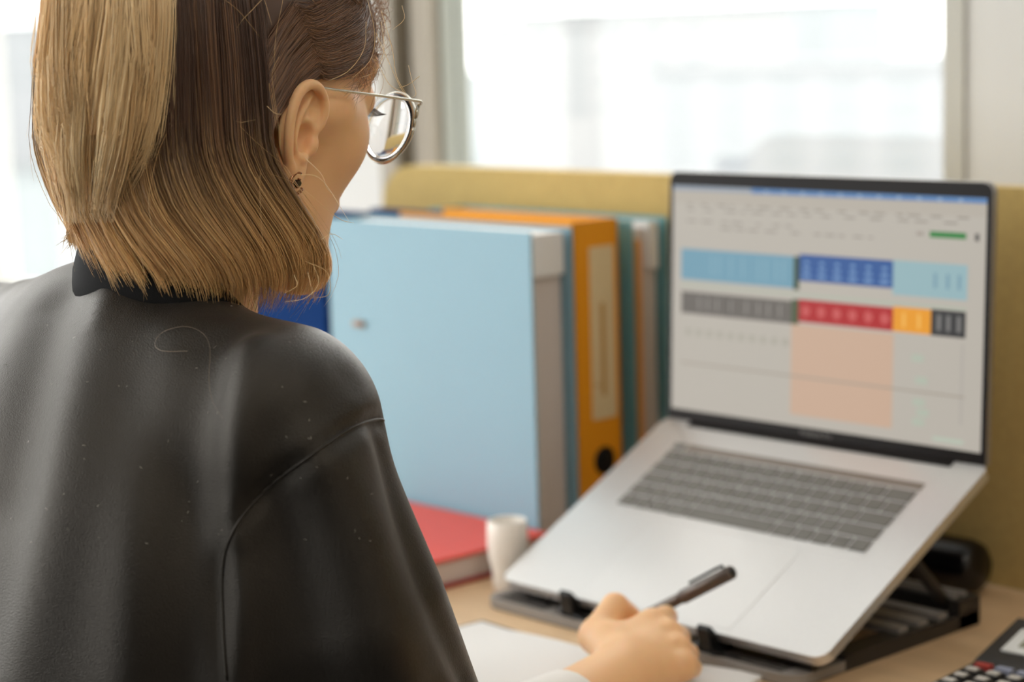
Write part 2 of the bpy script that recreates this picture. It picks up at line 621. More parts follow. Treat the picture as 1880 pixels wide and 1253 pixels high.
def key(x, y, w, h):
    kk = (round(w, 5), round(h, 5))
    if kk not in key_cache:
        bm = bmesh.new()
        add_box(bm, -w / 2, w / 2, -h / 2, h / 2, .0001, .0012)
        es = [e for e in bm.edges if e.calc_face_angle(0) > .6 and all(v.co.z > .001 for v in e.verts)]
        bmesh.ops.bevel(bm, geom=es, offset=.0006, segments=1, affect='EDGES')
        bmesh.ops.recalc_face_normals(bm, faces=bm.faces[:])
        me = bpy.data.meshes.new('key'); bm.to_mesh(me); bm.free()
        key_cache[kk] = me
        o = link('key', me, 'key_reflect_grey', kb)
    else:
        o = link('key', key_cache[kk], None, kb)
    o.matrix_local = LI @ MD @ Matrix.Translation((x, y, 0))


GAP = .0026
rows = [([1] * 13 + [1.5], .1860, .0148), ([1.5] + [1] * 13, .1700, .0148), ([1.75] + [1] * 11 + [1.75], .1540, .0148),
        ([1.25] + [1] * 11 + [2.25], .1380, .0148)]
key(KX0 + .0072, .1997, .0130, .0072)
for ws, y, h in rows:
    x = KX0
    tot = sum(ws)
    sc = .2694 / (tot * PITCH)
    for w in ws:
        wm = w * PITCH * sc
        key(x + wm / 2, y, wm - GAP, h - GAP + .0012)
        x += wm
x = KX0
ws = [1, 1, 1, 1.25, 5, 1.25, 1, 1, 1, 1]
sc = .2694 / (sum(ws) * PITCH)
for i, w in enumerate(ws):
    wm = w * PITCH * sc
    if i == 8:
        key(x + wm / 2, .1258, wm - GAP, .0058); key(x + wm / 2, .1188, wm - GAP, .0058)
    else:
        key(x + wm / 2, .1222, wm - GAP, .0134)
    x += wm

lid = rounded_plate('lid', -.1722, .1715, -.0005, .2245, -.0062, -.0004, .010, 'lid_side', lap, mtx=LI @ ML,
                    radii=(.002, .002, .010, .010))
rounded_plate('bezel', -.1715, .1708, .0, .2238, -.0004, .0002, .009, 'bezel_black', lid, mtx=LI @ ML,
              radii=(.001, .001, .009, .009))
# the screen: flat coloured cells that glow
attr_mat('screen_glow', 'tint', .35, .2, emit=True, estr=.64)
SV, SF, SCOL = [], [], []


def rect(x0, x1, y0, y1, c, z):
    b = len(SV)
    SV.extend([(x0, y0, z), (x1, y0, z), (x1, y1, z), (x0, y1, z)])
    SF.append((b, b + 1, b + 2, b + 3))
    SCOL.extend([(*srgb(*c), 1)] * 4)


Z1, Z2, Z3, Z4 = .0004, .0006, .0008, .0010
SX0, SX1, SY0, SY1 = -.1670, .1664, .0098, .2118
rect(SX0, SX1, SY0, SY1, (188, 181, 170), Z1)
rect(SX0, SX1, .1965, .2075, (184, 176, 164), Z2)
rect(SX0, -.075, .2075, SY1, (150, 160, 172), Z2)
rect(-.075, SX1, .2068, SY1, (86, 128, 178), Z2)
for i in range(11):
    rect(-.06 + i * .02, -.056 + i * .02, .2082, .2104, (150, 176, 205), Z3)
rng = random.Random(3)
for row, (y, x0, x1) in enumerate(((.1945, -.15, .155), (.1900, -.15, .13), (.1800, -.15, -.02), (.1745, -.11, .06))):
    x = x0
    while x < x1:
        w = rng.uniform(.004, .014)
        rect(x, x + w, y, y + .0016, (150, 143, 133), Z2)
        x += w + rng.uniform(.004, .016)
rect(.1128, .1478, .1785, .1835, (38, 128, 56), Z2)
rect(.156, .160, .1775, .1835, (90, 86, 82), Z2)
rect(.100, .107, .1795, .1825, (160, 150, 140), Z2)
# first coloured band
rect(-.1563, -.0265, .1280, .1556, (112, 158, 178), Z2)
rect(-.0265, -.0205, .1270, .1556, (44, 66, 36), Z2)
rect(-.0205, .0775, .1350, .1578, (34, 84, 150), Z2)
rect(.0775, .1500, .1300, .1582, (150, 182, 188), Z2)
for i in range(6):
    cx = -.0205 + (i + .5) * .0163
    for j in range(3):
        rect(cx - .0045 + .001 * j, cx + .0045 - .001 * j, .1385 + j * .0055, .1410 + j * .0055, (120, 156, 200), Z3)
for x in (-.12, -.112, -.098, -.084, -.066, -.058, -.046, -.038):
    rect(x, x + .0012, .133, .151, (146, 184, 198), Z3)
for x in (.118, .130, .141):
    rect(x, x + .003, .138, .150, (120, 156, 172), Z3)
rect(-.1563, .1500, .1222, .1240, (176, 186, 168), Z2)
# second band
rect(-.1558, -.0280, .0975, .1172, (104, 98, 92), Z2)
rect(-.0280, -.0205, .0973, .1188, (70, 84, 52), Z2)
rect(-.0205, .0785, .1000, .1192, (176, 12, 22), Z2)
rect(.0785, .1160, .1000, .1205, (236, 156, 24), Z2)
rect(.1160, .1494, .0998, .1210, (42, 42, 44), Z2)
for i in range(6):
    cx = -.0205 + (i + .5) * .0165
    rect(cx - .004, cx + .004, .1075, .1120, (214, 110, 104), Z3)
    rect(cx - .0025, cx + .0025, .1045, .1145, (200, 80, 80), Z4)
for x in (-.135, -.125, -.114, -.098, -.08, -.066, -.055, -.042):
    rect(x, x + .002, .102, .113, (150, 144, 138), Z3)
rect(-.1000, -.0990, .0975, .1172, (70, 66, 62), Z3)
for x in (.088, .103):
    rect(x, x + .003, .104, .116, (246, 186, 84), Z3)
for x in (.122, .131, .141):
    rect(x, x + .004, .104, .117, (120, 118, 116), Z3)
# body of the sheet
rect(-.0280, .0795, .0195, .0975, (204, 172, 148), Z2)
for x in np.arange(-.15, -.03, .0125):
    rect(x, x + .006, .078, .084, (172, 168, 154), Z2)
rect(-.1555, .1500, .0520, .0535, (164, 154, 140), Z3)
for x, y in ((.104, .080), (.108, .062), (.106, .044), (.110, .036), (.106, .028)):
    rect(x - .006, x + .006, y - .003, y + .003, (180, 188, 172), Z3)
rect(.146, .148, .03, .095, (176, 170, 162), Z2)
rect(.120, .150, .0145, .0180, (186, 196, 180), Z2)
V = [ML @ Vector(v) - Vector((0, 0, LZ)) for v in SV]
mesh_np('screen', [tuple(v) for v in V], SF, 'screen_glow', lid, smooth=False, cols=SCOL)
fc = bpy.data.curves.new('bezel_lettering', 'FONT')
fc.body = 'MacBook Pro'
fc.size = .0062
fc.align_x = 'CENTER'
fc.extrude = .00005
to = bpy.data.objects.new('bezel_lettering', fc)
COL.objects.link(to)
dg = bpy.context.evaluated_depsgraph_get()
tm = bpy.data.meshes.new_from_object(to.evaluated_get(dg))
bpy.data.objects.remove(to)
tm.materials.clear()
t = link('bezel_lettering', tm, 'bezel_text', lid)
t.matrix_local = LI @ ML @ Matrix.Translation((0, .0030, .0004))

# ================================================================== laptop stand
mat('stand_black', srgb(44, 41, 40), .45, .5)
mat('stand_grey', srgb(146, 141, 137), .45, .5)
mat('hook_black', srgb(20, 20, 21), .5, .4)
st = empty('laptop_stand', (0, .1, DZ))
tag(st, 'black folding laptop stand with front hooks under the silver laptop', 'laptop stand')
SO = Matrix.Translation((0, -.1, -DZ))
rounded_plate('front_plate', -.190, .156, -.008, .052, DZ + .001, DZ + .0085, .018, 'stand_grey', st, edge=.002, mtx=SO,
              radii=(.018, .018, .002, .002))
rounded_plate('front_rim', -.1895, .1555, -.0075, .0515, DZ, DZ + .0030, .018, 'stand_black', st, mtx=SO,
              radii=(.018, .018, .002, .002))
for x0, x1 in ((-.180, -.118), (.070, .138)):
    bm = bmesh.new()
    nx = 20
    for i in range(nx):
        for j in range(5):
            cx = x0 + (x1 - x0) * (i + .5) / nx
            cy = -.004 + .0062 * (j + .5)
            add_box(bm, cx - .0011, cx + .0011, cy - .0019, cy + .0019, DZ + .0080, DZ + .0090, SO)
    o = bm_obj('grip_studs', bm, 'stand_black', st); o['kind'] = 'stuff'
for x0, x1 in ((-.190, -.168), (.134, .156)):
    box('side_rail', x0, x1, .050, .222, DZ, DZ + .012, 'stand_black', st, bevel=.002, mtx=SO)
box('rear_bar', -.190, .156, .196, .224, DZ, DZ + .024, 'stand_black', st, bevel=.002, mtx=SO)
for k in range(2):
    box('slat', -.150, .148, .200 + .012 * k, .205 + .012 * k, DZ + .0238, DZ + .027, 'stand_grey', st, bevel=.001, mtx=SO)
for k in range(3):
    box('slat', -.168, .150, .176 - .026 * k, .188 - .026 * k, DZ + .010, DZ + .016, 'stand_grey', st, bevel=.001, mtx=SO)
for x0, x1 in ((-.156, -.130), (.128, .156)):
    box('tray_arm', x0, x1, .004, .216, -.0215, -.0150, 'stand_black', st, bevel=.001, mtx=SO @ MD)
for y0, y1 in ((.012, .034), (.100, .116), (.196, .216)):
    box('tray_bar', -.140, .150, y0, y1, -.0225, -.0160, 'stand_black', st, bevel=.001, mtx=SO @ MD)
for x in (-.150, .141):
    V, F = tube_arrays([(x, .100, DZ - .64 - .09), (x, .072, DZ - .655 + .0)], .004, 6)
    p0 = Vector((x, .205, DZ + .012)); p1 = MD @ Vector((x, .150, -.022))
    V, F = tube_arrays([np.array(SO @ p0), np.array(SO @ p1)], .0055, 8)
    poly_obj('strut', V, F, 'stand_black', st)
    p0 = Vector((x, .060, DZ + .010)); p1 = MD @ Vector((x, .060, -.022))
    V, F = tube_arrays([np.array(SO @ p0), np.array(SO @ p1)], .0050, 8)
    poly_obj('strut', V, F, 'stand_black', st)
for hx in (-.086, .066):
    prof = [(-.006, -.024), (-.012, -.018), (-.0105, -.004), (-.0075, .0085), (-.0035, .0095), (-.0012, .002), (-.0012, -.0165), (.016, -.0165),
            (.016, -.024)]
    bm = bmesh.new()
    L = [bm.verts.new((hx - .006, y, z)) for y, z in prof]
    R_ = [bm.verts.new((hx + .006, y, z)) for y, z in prof]
    bm.faces.new(L); bm.faces.new(R_[::-1])
    for i in range(len(prof)):
        j = (i + 1) % len(prof)
        bm.faces.new((L[i], R_[i], R_[j], L[j]))
    bm.transform(SO @ MD)
    bm_obj('hook', bm, 'hook_black', st, bevel=.0007, seg=1)
    V, F = tube_arrays([np.array(SO @ (MD @ Vector((hx + .004, -.009, -.012)))),
                        np.array(SO @ (MD @ Vector((hx + .016, -.0085, -.018)))),
                        np.array(SO @ (MD @ Vector((hx + .036, -.004, -.021))))], [.0048, .0045, .0035], 8)
    poly_obj('hook_arm', V, F, 'hook_black', st)
    V, F = tube_arrays([np.array(SO @ (MD @ Vector((hx - .007, -.006, -.012)))),
                        np.array(SO @ (MD @ Vector((hx - .020, -.004, -.016))))], [.0058, .0040], 8)
    poly_obj('hook_pivot', V, F, 'stand_black', st)

# ================================================================== binders
mat('binder_sky', srgb(130, 167, 184), .42, .45, noise=.015, nscale=8)
mat('binder_orange', srgb(226, 150, 26), .5, .4)
mat('binder_teal', srgb(108, 158, 164), .45, .45)
mat('binder_navy', srgb(4, 46, 100), .8, .1)
mat('paper', srgb(226, 224, 222), .8, .2)
mat('paper_edge', srgb(206, 196, 190), .9, .1, noise=.12, nscale=30, stretch=(1, 60, .2))
mat('label_paper', srgb(216, 198, 160), .8, .2)
mat('label_print', srgb(184, 142, 84), .8, .2)
mat('ring_metal', srgb(150, 118, 92), .4, .5, metal=.3)
mat('hole_dark', srgb(14, 14, 16), .6, .3)
mat('divider_orange', srgb(226, 160, 90), .8, .2)


def binder(name, x0, x1, y0, y1, h, m, label, spine, pages=.010, group=None):
    """stands on the desk; covers face -Y and +Y; spine 'L' or 'R'"""
    root = empty(name, ((x0 + x1) / 2, (y0 + y1) / 2, DZ))
    tag(root, label, 'binder')
    w, t = (x1 - x0) / 2, (y1 - y0) / 2
    c = .0024
    box('front_cover', -w, w, -t, -t + c, 0, h, m, root, bevel=.0009)
    box('back_cover', -w, w, t - c, t, 0, h, m, root, bevel=.0009)
    if spine == 'R':
        box('spine', w - c, w, -t + c * .5, t - c * .5, 0, h, m, root, bevel=.0007)
        box('pages', -w + .02, w - .03, -t + c + .003, t - c - .004, .004, h - pages, 'paper_edge', root)
    else:
        box('spine', -w, -w + c, -t + c * .5, t - c * .5, 0, h, m, root, bevel=.0007)
        box('pages', -w + .03, w - .012, -t + c + .002, t - c - .003, .004, h - pages, 'paper_edge', root)
    return root, w, t


b, w, t = binder('ring_binder', -.578, -.275, .140, .194, .305, 'binder_sky',
                 'light blue binder with pale sheets, nearest the red book', 'L')
box('divider', -.26 + .12, w - .006, -t + .004, t - .006, .262, .3015, 'paper', b)
tubep = spline([(-.112, -t - .0004, .200), (-.104, -t - .002, .2005), (-.096, -t - .0004, .200)], 9)
tube('clasp', tubep, .0034, 'ring_metal', b)
b, w, t = binder('ring_binder', -.530, -.279, .197, .258, .309, 'binder_orange',
                 'orange lever arch binder with a cream spine label and finger hole', 'R')
box('label', w - .0002, w + .0006, -.0085, .0240, .1180, .2840, 'label_paper', b)
box('label_print', w + .0005, w + .0008, .0045, .0100, .140, .230, 'label_print', b)
box('label_print', w + .0005, w + .0008, -.0050, .0020, .150, .152, 'label_print', b)
mh = Matrix.Translation((w, .006, .077)) @ Matrix.Rotation(math.radians(90), 4, 'Y')
ring = lathe('finger_ring', [(.0105, -.001), (.0135, -.001), (.0138, .0008), (.0105, .0012), (.0105, -.001)], 'hole_dark', b, 24, mtx=mh)
lathe('finger_hole', [(.0106, -.0006), (.0106, .0004)], 'hole_dark', b, 24, mtx=mh)
b, w, t = binder('ring_binder', -.575, -.276, .274, .324, .305, 'binder_teal',
                 'teal binder stuffed with papers, next to the yellow desk screen', 'L')
box('divider', -.2 + .12, w - .004, -t + .012, -t + .017, .01, .285, 'divider_orange', b)
box('divider', -.2 + .12, w - .006, .006, .018, .255, .301, 'paper', b)
o = empty('document_folder', (-.527, .266, DZ))
tag(o, 'thin navy folder wedged between the orange and teal binders', 'folder')
box('front_cover', -.13, .10, -.0065, -.0045, 0, .303, 'binder_navy', o, bevel=.0006)
box('back_cover', -.13, .10, .0045, .0065, 0, .303, 'binder_navy', o, bevel=.0006)
box('spine', -.13, -.128, -.0055, .0055, 0, .303, 'binder_navy', o)
box('pages', -.12, .09, -.004, .004, .003, .294, 'paper', o)
b, w, t = binder('ring_binder', -.905, -.600, .150, .215, .305, 'binder_navy',
                 'dark blue binder standing beyond the spine of the light blue binder', 'R')

# red book
mat('red_cover', srgb(224, 88, 76), .5, .4)
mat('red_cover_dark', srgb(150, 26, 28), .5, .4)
bk = empty('book', (-.365, .01, DZ))
tag(bk, 'thick red hardcover book lying flat in front of the light blue binder', 'book')
box('back_cover', -.105, .110, -.135, .124, 0, .0035, 'red_cover_dark', bk, bevel=.0008)
box('pages', -.100, .105, -.130, .119, .0035, .0245, 'paper_edge', bk)
box('front_cover', -.105, .110, -.135, .124, .0245, .0280, 'red_cover', bk, bevel=.0008)
box('spine', -.109, -.105, -.135, .124, .000, .0280, 'red_cover', bk, bevel=.0008)

# small white cup
mat('ceramic', srgb(236, 230, 222), .3, .5)
cup = empty('cup', (-.210, .042, DZ))
tag(cup, 'small white ceramic cup standing between the red book and the laptop stand', 'cup')
lathe('cup_body', [(.0120, 0), (.0135, .001), (.0142, .008), (.0145, .020), (.0170, .030), (.0182, .040), (.0180, .052),
                   (.0174, .0625), (.0166, .0635), (.0158, .0625), (.0160, .050), (.0155, .035), (.012, .026), (.002, .024)],
      'ceramic', cup, 32)

# notebook, loose sheet
mat('notebook_cover', srgb(60, 58, 58), .6, .3)
nb = empty('notebook', (.030, -.160, DZ), math.radians(-3))
tag(nb, 'open notebook with a curved blank page lying before the laptop stand', 'notebook')
box('cover', -.187, .187, -.125, .108, 0, .002, 'notebook_cover', nb, bevel=.0008)
for side in (-1, 1):
    V, F = [], []
    n = 16
    for i in range(n + 1):
        u = i / n
        x = side * (.002 + .180 * u)
        z = .003 + .0085 * math.sin(math.pi * min(1, u * 1.15 + .08)) ** .8 * .7 * (1 - .55 * u)
        for y in (-.120, .103):
            V.append((x, y, z)); V.append((x, y, .002))
    for i in range(n):
        a, c = 4 * i, 4 * (i + 1)
        F += [(a, c, c + 2, a + 2), (a + 1, a + 3, c + 3, c + 1), (a, a + 1, c + 1, c), (a + 2, c + 2, c + 3, a + 3)]
    F += [(0, 2, 3, 1), (4 * n, 4 * n + 1, 4 * n + 3, 4 * n + 2)]
    poly_obj('page_block', V, F, 'paper', nb, smooth=False)
sh = empty('paper_sheet', (.122, -.003, DZ), math.radians(14))
tag(sh, 'loose white sheet of paper beside the writing hand', 'paper')
box('sheet', -.072, 0, -.105, 0, .0, .0035, 'paper', sh)

# black glossy case
mat('gloss_black', srgb(16, 15, 17), .22, .5)
cs = empty('glasses_case', (.036, .292, DZ))
tag(cs, 'glossy black rounded case lying behind the laptop against the yellow screen', 'case')
prof = [(.0, -.075), (.016, -.074), (.0215, -.069), (.0238, -.060), (.0242, 0), (.0238, .060), (.0215, .069), (.016, .074), (.0, .075)]
prof = [(max(r, .0005), z) for r, z in prof]
mc = Matrix.Translation((0, 0, .0242)) @ Matrix.Rotation(math.radians(90), 4, 'Y')
lathe('case_body', prof, 'gloss_black', cs, 32, mtx=mc)
lathe('case_seam', [(.0246, .012), (.0249, .0125), (.0249, .0135), (.0246, .014)], 'hole_dark', cs, 32, mtx=mc)

# calculator
mat('calc_body', srgb(52, 50, 50), .45, .45)
mat('calc_key', srgb(44, 43, 44), .4, .5)
mat('calc_keytop', srgb(196, 192, 186), .5, .4)
mat('calc_red', srgb(176, 70, 66), .45, .4)
mat('calc_lav', srgb(150, 156, 178), .45, .4)
mat('calc_white', srgb(226, 228, 228), .4, .4)
mat('calc_lcd', srgb(150, 150, 132), .25, .5)
ca = empty('calculator', (.228, .170, DZ), math.radians(5))
tag(ca, 'black desk calculator with white-topped keys beside the laptop stand', 'calculator')
bm = bmesh.new()
CW, CL = .115, .172


def ctop(y):
    return .0115 + (.030 - .0115) * max(0, 1 - y / .068) if y < .068 else .0115


pts = [(0, .0), (0, .030), (.062, .014), (.068, .0115), (CL, .0095), (CL, 0)]
L = [bm.verts.new((0, -y, z)) for y, z in pts]
R_ = [bm.verts.new((CW, -y, z)) for y, z in pts]
bm.faces.new(L); bm.faces.new(R_[::-1])
for i in range(len(pts)):
    j = (i + 1) % len(pts)
    bm.faces.new((L[i], R_[i], R_[j], L[j]))
bm_obj('case', bm, 'calc_body', ca, bevel=.002)
ang = math.atan2(.016, .062)
mt = Matrix.Translation((0, 0, .0305)) @ Matrix.Rotation(ang, 4, 'X')
box('display_frame', .012, CW - .012, -.050, -.016, -.0005, .0008, 'calc_white', ca, bevel=.0006, mtx=mt)
box('display', .022, CW - .022, -.042, -.024, .0005, .0011, 'calc_lcd', ca, mtx=mt)
fc = bpy.data.curves.new('digits', 'FONT'); fc.body = '0'; fc.size = .012
to = bpy.data.objects.new('digits', fc); COL.objects.link(to)
tm = bpy.data.meshes.new_from_object(to.evaluated_get(bpy.context.evaluated_depsgraph_get()))
bpy.data.objects.remove(to); tm.materials.clear()
d_ = link('digits', tm, 'hole_dark', ca); d_.matrix_local = mt @ Matrix.Translation((CW - .032, -.038, .0012))
for r_ in range(6):
    for c_ in range(6):
        cx = .0140 + c_ * .0172
        cy = .0770 + r_ * .0162
        z0 = .0105
        if r_ == 0:
            mm = 'calc_red' if c_ == 0 else 'calc_lav'
            box('key', cx - .0062, cx + .0062, -cy - .0036, -cy + .0036, z0, z0 + .0045, mm, ca, bevel=.001)
            continue
        k_ = box('key', cx - .0066, cx + .0066, -cy - .0056, -cy + .0056, z0, z0 + .0045, 'calc_key', ca, bevel=.0012)
        box('key_cap', cx - .0042, cx + .0042, -cy - .0034, -cy + .0034, z0 + .0042, z0 + .0056, 'calc_keytop', k_, bevel=.0005)

# ================================================================== the person
mat('skin', srgb(238, 190, 142), .48, .4, sub=.35, noise=.03, nscale=25, bump=.06, bscale=900)
mat('jacket_cloth', srgb(8, 8, 8), .39, .66, noise=.2, nscale=9, bump=.5, bscale=1300, sheen=.12)
MATS['jacket_cloth'].node_tree.nodes['Principled BSDF'].inputs['Sheen Roughness'].default_value = .38
MATS['jacket_cloth'].node_tree.nodes['Principled BSDF'].inputs['Specular Tint'].default_value = (1, .90, .79, 1)
MATS['jacket_cloth'].node_tree.nodes['Principled BSDF'].inputs['Sheen Tint'].default_value = (1, .88, .78, 1)
mat('jacket_dark', srgb(20, 20, 21), .8, .2, bump=.2, bscale=1400)
mat('shirt_white', srgb(236, 232, 228), .85, .2)
mat('trousers', srgb(46, 46, 50), .9, .2)
attr_mat('hair', 'tint', .34, .8)
C0 = np.array([0.040, -0.402, 1.192])
hp = math.radians(16)
HX = np.array([1.0, 0, 0]); HF = np.array([0, math.cos(hp), -math.sin(hp)]); HU = np.array([0, math.sin(hp), math.cos(hp)])
RH = np.stack([HX, HF, HU]).astype(np.float32)          # world -> head rows


def hw(p):
    p = np.asarray(p, float)
    return C0 + p[..., :1] * HX + p[..., 1:2] * HF + p[..., 2:3] * HU


person = empty('person', (C0[0], C0[1], 0))
tag(person, 'person in a dark loose jacket and half-up blond bob, writing at the desk', 'person')
PO = np.array([C0[0], C0[1], 0.0])


def pmesh(name, V, F, m, smooth=True, parent=None, cols=None):
    """world-space mesh parented under the person"""
    return mesh_np(name, np.asarray(V) - PO, F, m, parent or person, smooth, cols)


def f_jacket(P):
    d = sd_ell(P, (.020, -.470, .75), (.185, .135, .34))
    d = smin(d, sd_ell(P, (.022, -.520, .915), (.150, .070, .125)), .05)
    yoke = sd_path(P, [(-.190, -.450, 1.006), (-.10, -.468, 1.025), (-.03, -.476, 1.037), (.04, -.480, 1.031), (.10, -.474, 1.026), (.155, -.462, 1.011)],
                   [.052, .048, .044, .042, .044, .052])
    d = smin(d, yoke, .04)
    d = smin(d, sd_path(P, [(.156, -.462, .995), (.176, -.442, .89), (.160, -.400, .775)], [.056, .064, .076]), .025)
    d = smin(d, sd_path(P, [(.160, -.400, .760), (.150, -.345, .752)], [.064, .046]), .02)
    d = smin(d, sd_path(P, [(-.190, -.450, 1.0), (-.235, -.40, .79), (-.182, -.325, .775)], [.052, .068, .046]), .03)
    d = smax(d, .56 - P[:, 2], .01)
    return d


def f_head(P):
    L = (P - C0.astype(np.float32)) @ RH.T
    A = L.copy(); A[:, 0] = np.abs(A[:, 0])              # mirrored copy for paired features
    d = sd_ell(L, (0, -.013, .036), (.0725, .0925, .078))
    d = smin(d, sd_ell(L, (0, .027, -.027), (.0575, .0575, .078)), .030)
    d = smin(d, sd_cone(A, (.047, -.004, -.058), (.012, .070, -.096), .016, .014), .030)
    d = smin(d, sd_ell(L, (0, .074, -.097), (.019, .015, .015)), .015)
    d = smin(d, sd_ell(A, (.0365, .0535, -.016), (.020, .021, .021)), .022)
    d = smin(d, sd_cone(A, (.045, .0605, .0325), (.008, .080, .0315), .0095, .010), .014)
    d = smin(d, sd_cone(A, (.058, .036, -.002), (.066, .012, -.010), .007, .006), .02)
    d = smax(d, -sd_ell(A, (.034, .0935, .0135), (.016, .014, .0105)), .014)
    d = smin(d, sd_ell(A, (.032, .0700, .0125), (.0132, .0125, .0125)), .003)
    d = smin(d, sd_cone(L, (0, .077, .022), (0, .0935, -.019), .0060, .0090), .008)
    d = smin(d, sd_ell(A, (.0105, .0870, -.0230), (.0070, .0075, .0062)), .006)
    d = smin(d, sd_cone(A, (.000, .0860, -.0505), (.020, .0770, -.0535), .0050, .0030), .006)
    d = smin(d, sd_cone(A, (.000, .0855, -.0600), (.018, .0770, -.0550), .0055, .0030), .006)
    n0 = (0, -.030, -.050); 
    a = (hw(np.array(n0))); b = np.array([.040, -.462, 1.035])
    d = smin(d, sd_cone(P, a, b, .050, .056), .022)
    sh = np.minimum(sd_cone(P, (.040, -.470, 1.010), (.120, -.465, .99), .045, .04), sd_cone(P, (.040, -.470, 1.010), (-.070, -.465, .99), .045, .04))
    d = smin(d, np.maximum(sh, f_jacket(P) + .010), .02)
    return d


VH, FH = surface_nets(f_head, (-.12, -.56, 1.0), (.20, -.27, 1.33), .0024, relax=2)

# right ear in its own fine grid, joined into the body mesh
EO = hw(np.array([.0705, .0065, -.0245]))
fl = math.radians(7); lean = math.radians(-1); ES = .90
# ear axes: eb backwards, eu up, eo outwards
eo = HX * math.cos(fl) + HF * math.sin(fl)
eb = -(HF * math.cos(fl) - HX * math.sin(fl))
eu = HU * math.cos(lean) + eb * math.sin(lean)
eb = eb * math.cos(lean) - HU * math.sin(lean)
RE = np.stack([eb, eu, eo]).astype(np.float32)
HELIX = spline([(-.001, .000, .006), (-.006, .009, .0085), (-.0055, .021, .0095), (.003, .0300, .0110), (.0145, .0310, .0130),
                (.0240, .0235, .0145), (.0275, .0110, .0150), (.0265, -.0030, .0145), (.0215, -.0160, .0125), (.0140, -.0250, .0090)], 26)
HELR = np.interp(np.linspace(0, 1, 26), [0, .15, .5, .8, 1], [.0022, .0030, .0037, .0034, .0030])
ANTI = spline([(.0075, .0225, .0085), (.0140, .0160, .0105), (.0180, .0060, .0115), (.0175, -.0060, .0110), (.0120, -.0145, .0095), (.0065, -.0170, .0090)], 14)


def f_ear(P):
    L = (P - EO.astype(np.float32)) @ RE.T / ES
    d = sd_ell(L, (.0110, .0040, .0060), (.0175, .0280, .0034))
    d = smin(d, sd_ell(L, (.0060, -.004, .0000), (.012, .020, .008)), .006)
    d = smin(d, sd_path(L, HELIX, HELR), .0022)
    d = smin(d, sd_path(L, ANTI, np.full(14, .0026)), .0028)
    d = smin(d, sd_ell(L, (.0070, -.0275, .0060), (.0090, .0100, .0042)), .006)
    d = smax(d, -sd_ell(L, (.0068, -.0035, .0115), (.0084, .0104, .0108)), .0030)
    d = smax(d, -sd_ell(L, (.0035, .0180, .0120), (.0058, .0075, .0062)), .0030)
    d = smin(d, sd_ell(L, (-.0035, -.0060, .0065), (.0042, .0065, .0042)), .003)
    d = smin(d, sd_ell(L, (.0055, -.0165, .0085), (.0048, .0036, .0036)), .003)
    return d * ES


VE, FE = surface_nets(f_ear, EO + np.array([-.03, -.055, -.05]), EO + np.array([.035, .03, .05]), .0009, relax=2)
# left ear: mirror of the right
VL = VE.copy()
VL[:, 0] = 2 * C0[0] - VL[:, 0]
FL_ = FE[:, ::-1]

# arm and hand
ELB = np.array([.165, -.385, .752]); WR = np.array([.106, -.140, .768])
MC = {'i': (.078, -.074, .788), 'm': (.094, -.078, .784), 'r': (.108, -.084, .777), 'l': (.120, -.091, .769)}
FING = {
    'i': [MC['i'], (.056, -.040, .783), (.036, -.028, .770), (.020, -.036, .760)],
    'm': [MC['m'], (.074, -.045, .772), (.052, -.034, .762), (.034, -.042, .758)],
    'r': [MC['r'], (.090, -.053, .764), (.070, -.043, .758), (.052, -.050, .758)],
    'l': [MC['l'], (.104, -.064, .759), (.086, -.054, .757), (.070, -.060, .757)]}
FR = {'i': [.0108, .0093, .0082, .0070], 'm': [.0110, .0093, .0083, .0072], 'r': [.0104, .0088, .0078, .0068], 'l': [.0094, .0078, .0070, .0062]}
THUMB = [(.094, -.128, .778), (.050, -.108, .782), (.041, -.079, .797), (.029, -.050, .781)]
THR = [.0150, .0125, .0105, .0080]


def f_hand(P):
    d = sd_cone(P, ELB, WR, .036, .0255)
    for k in 'imrl':
        m = np.array(MC[k])
        base = WR + (m - WR) * .12
        d = smin(d, sd_cone(P, base, m, .0160, .0108 if k != 'l' else .0098), .0085)
        d = smin(d, np.linalg.norm(P - (m + np.array([.002, -.002, .0022])).astype(np.float32), axis=1) - .0106, .004)
    d = smin(d, sd_path(P, THUMB[:2], THR[:2]), .014)
    t = sd_path(P, THUMB[1:], THR[1:])
    d = smin(d, t, .006)
    # web between thumb and index
    d = smin(d, sd_cone(P, (.070, -.108, .784), (.076, -.082, .788), .010, .008), .014)
    for k in 'imrl':
        f = sd_path(P, FING[k], FR[k])
        d = smin(d, f, .0035)
    return d


VA, FA = surface_nets(f_hand, (-.005, -.360, .705), (.205, .005, .830), .0014, relax=2)


# torso, arms: coarse, under the jacket
def f_torso(P):
    d = sd_ell(P, (.035, -.465, .78), (.150, .095, .32))
    d = smin(d, sd_path(P, [(-.12, -.46, 1.015), (.04, -.47, 1.03), (.19, -.462, 1.01)], [.04, .045, .04]), .05)
    d = smin(d, sd_path(P, [(.195, -.462, 1.01), ELB, (.152, -.255, .779)], [.042, .038, .033]), .02)
    d = smin(d, sd_path(P, [(-.12, -.455, 1.015), (-.20, -.39, .790), (-.170, -.30, .772)], [.042, .038, .033]), .02)
    d = smin(d, sd_ell(P, (.035, -.455, .56), (.155, .110, .10)), .05)
    d = np.where(P[:, 2] > .60, np.maximum(d, f_jacket(P) + .014), d)
    for s in (-1, 1):
        d = smin(d, sd_path(P, [(.035 + s * .085, -.44, .545), (.035 + s * .11, -.03, .53), (.035 + s * .11, .02, .10)], [.075, .055, .042]), .03)
        d = smin(d, sd_cone(P, (.035 + s * .11, .02, .06), (.035 + s * .115, .15, .035), .035, .028), .02)
    return d


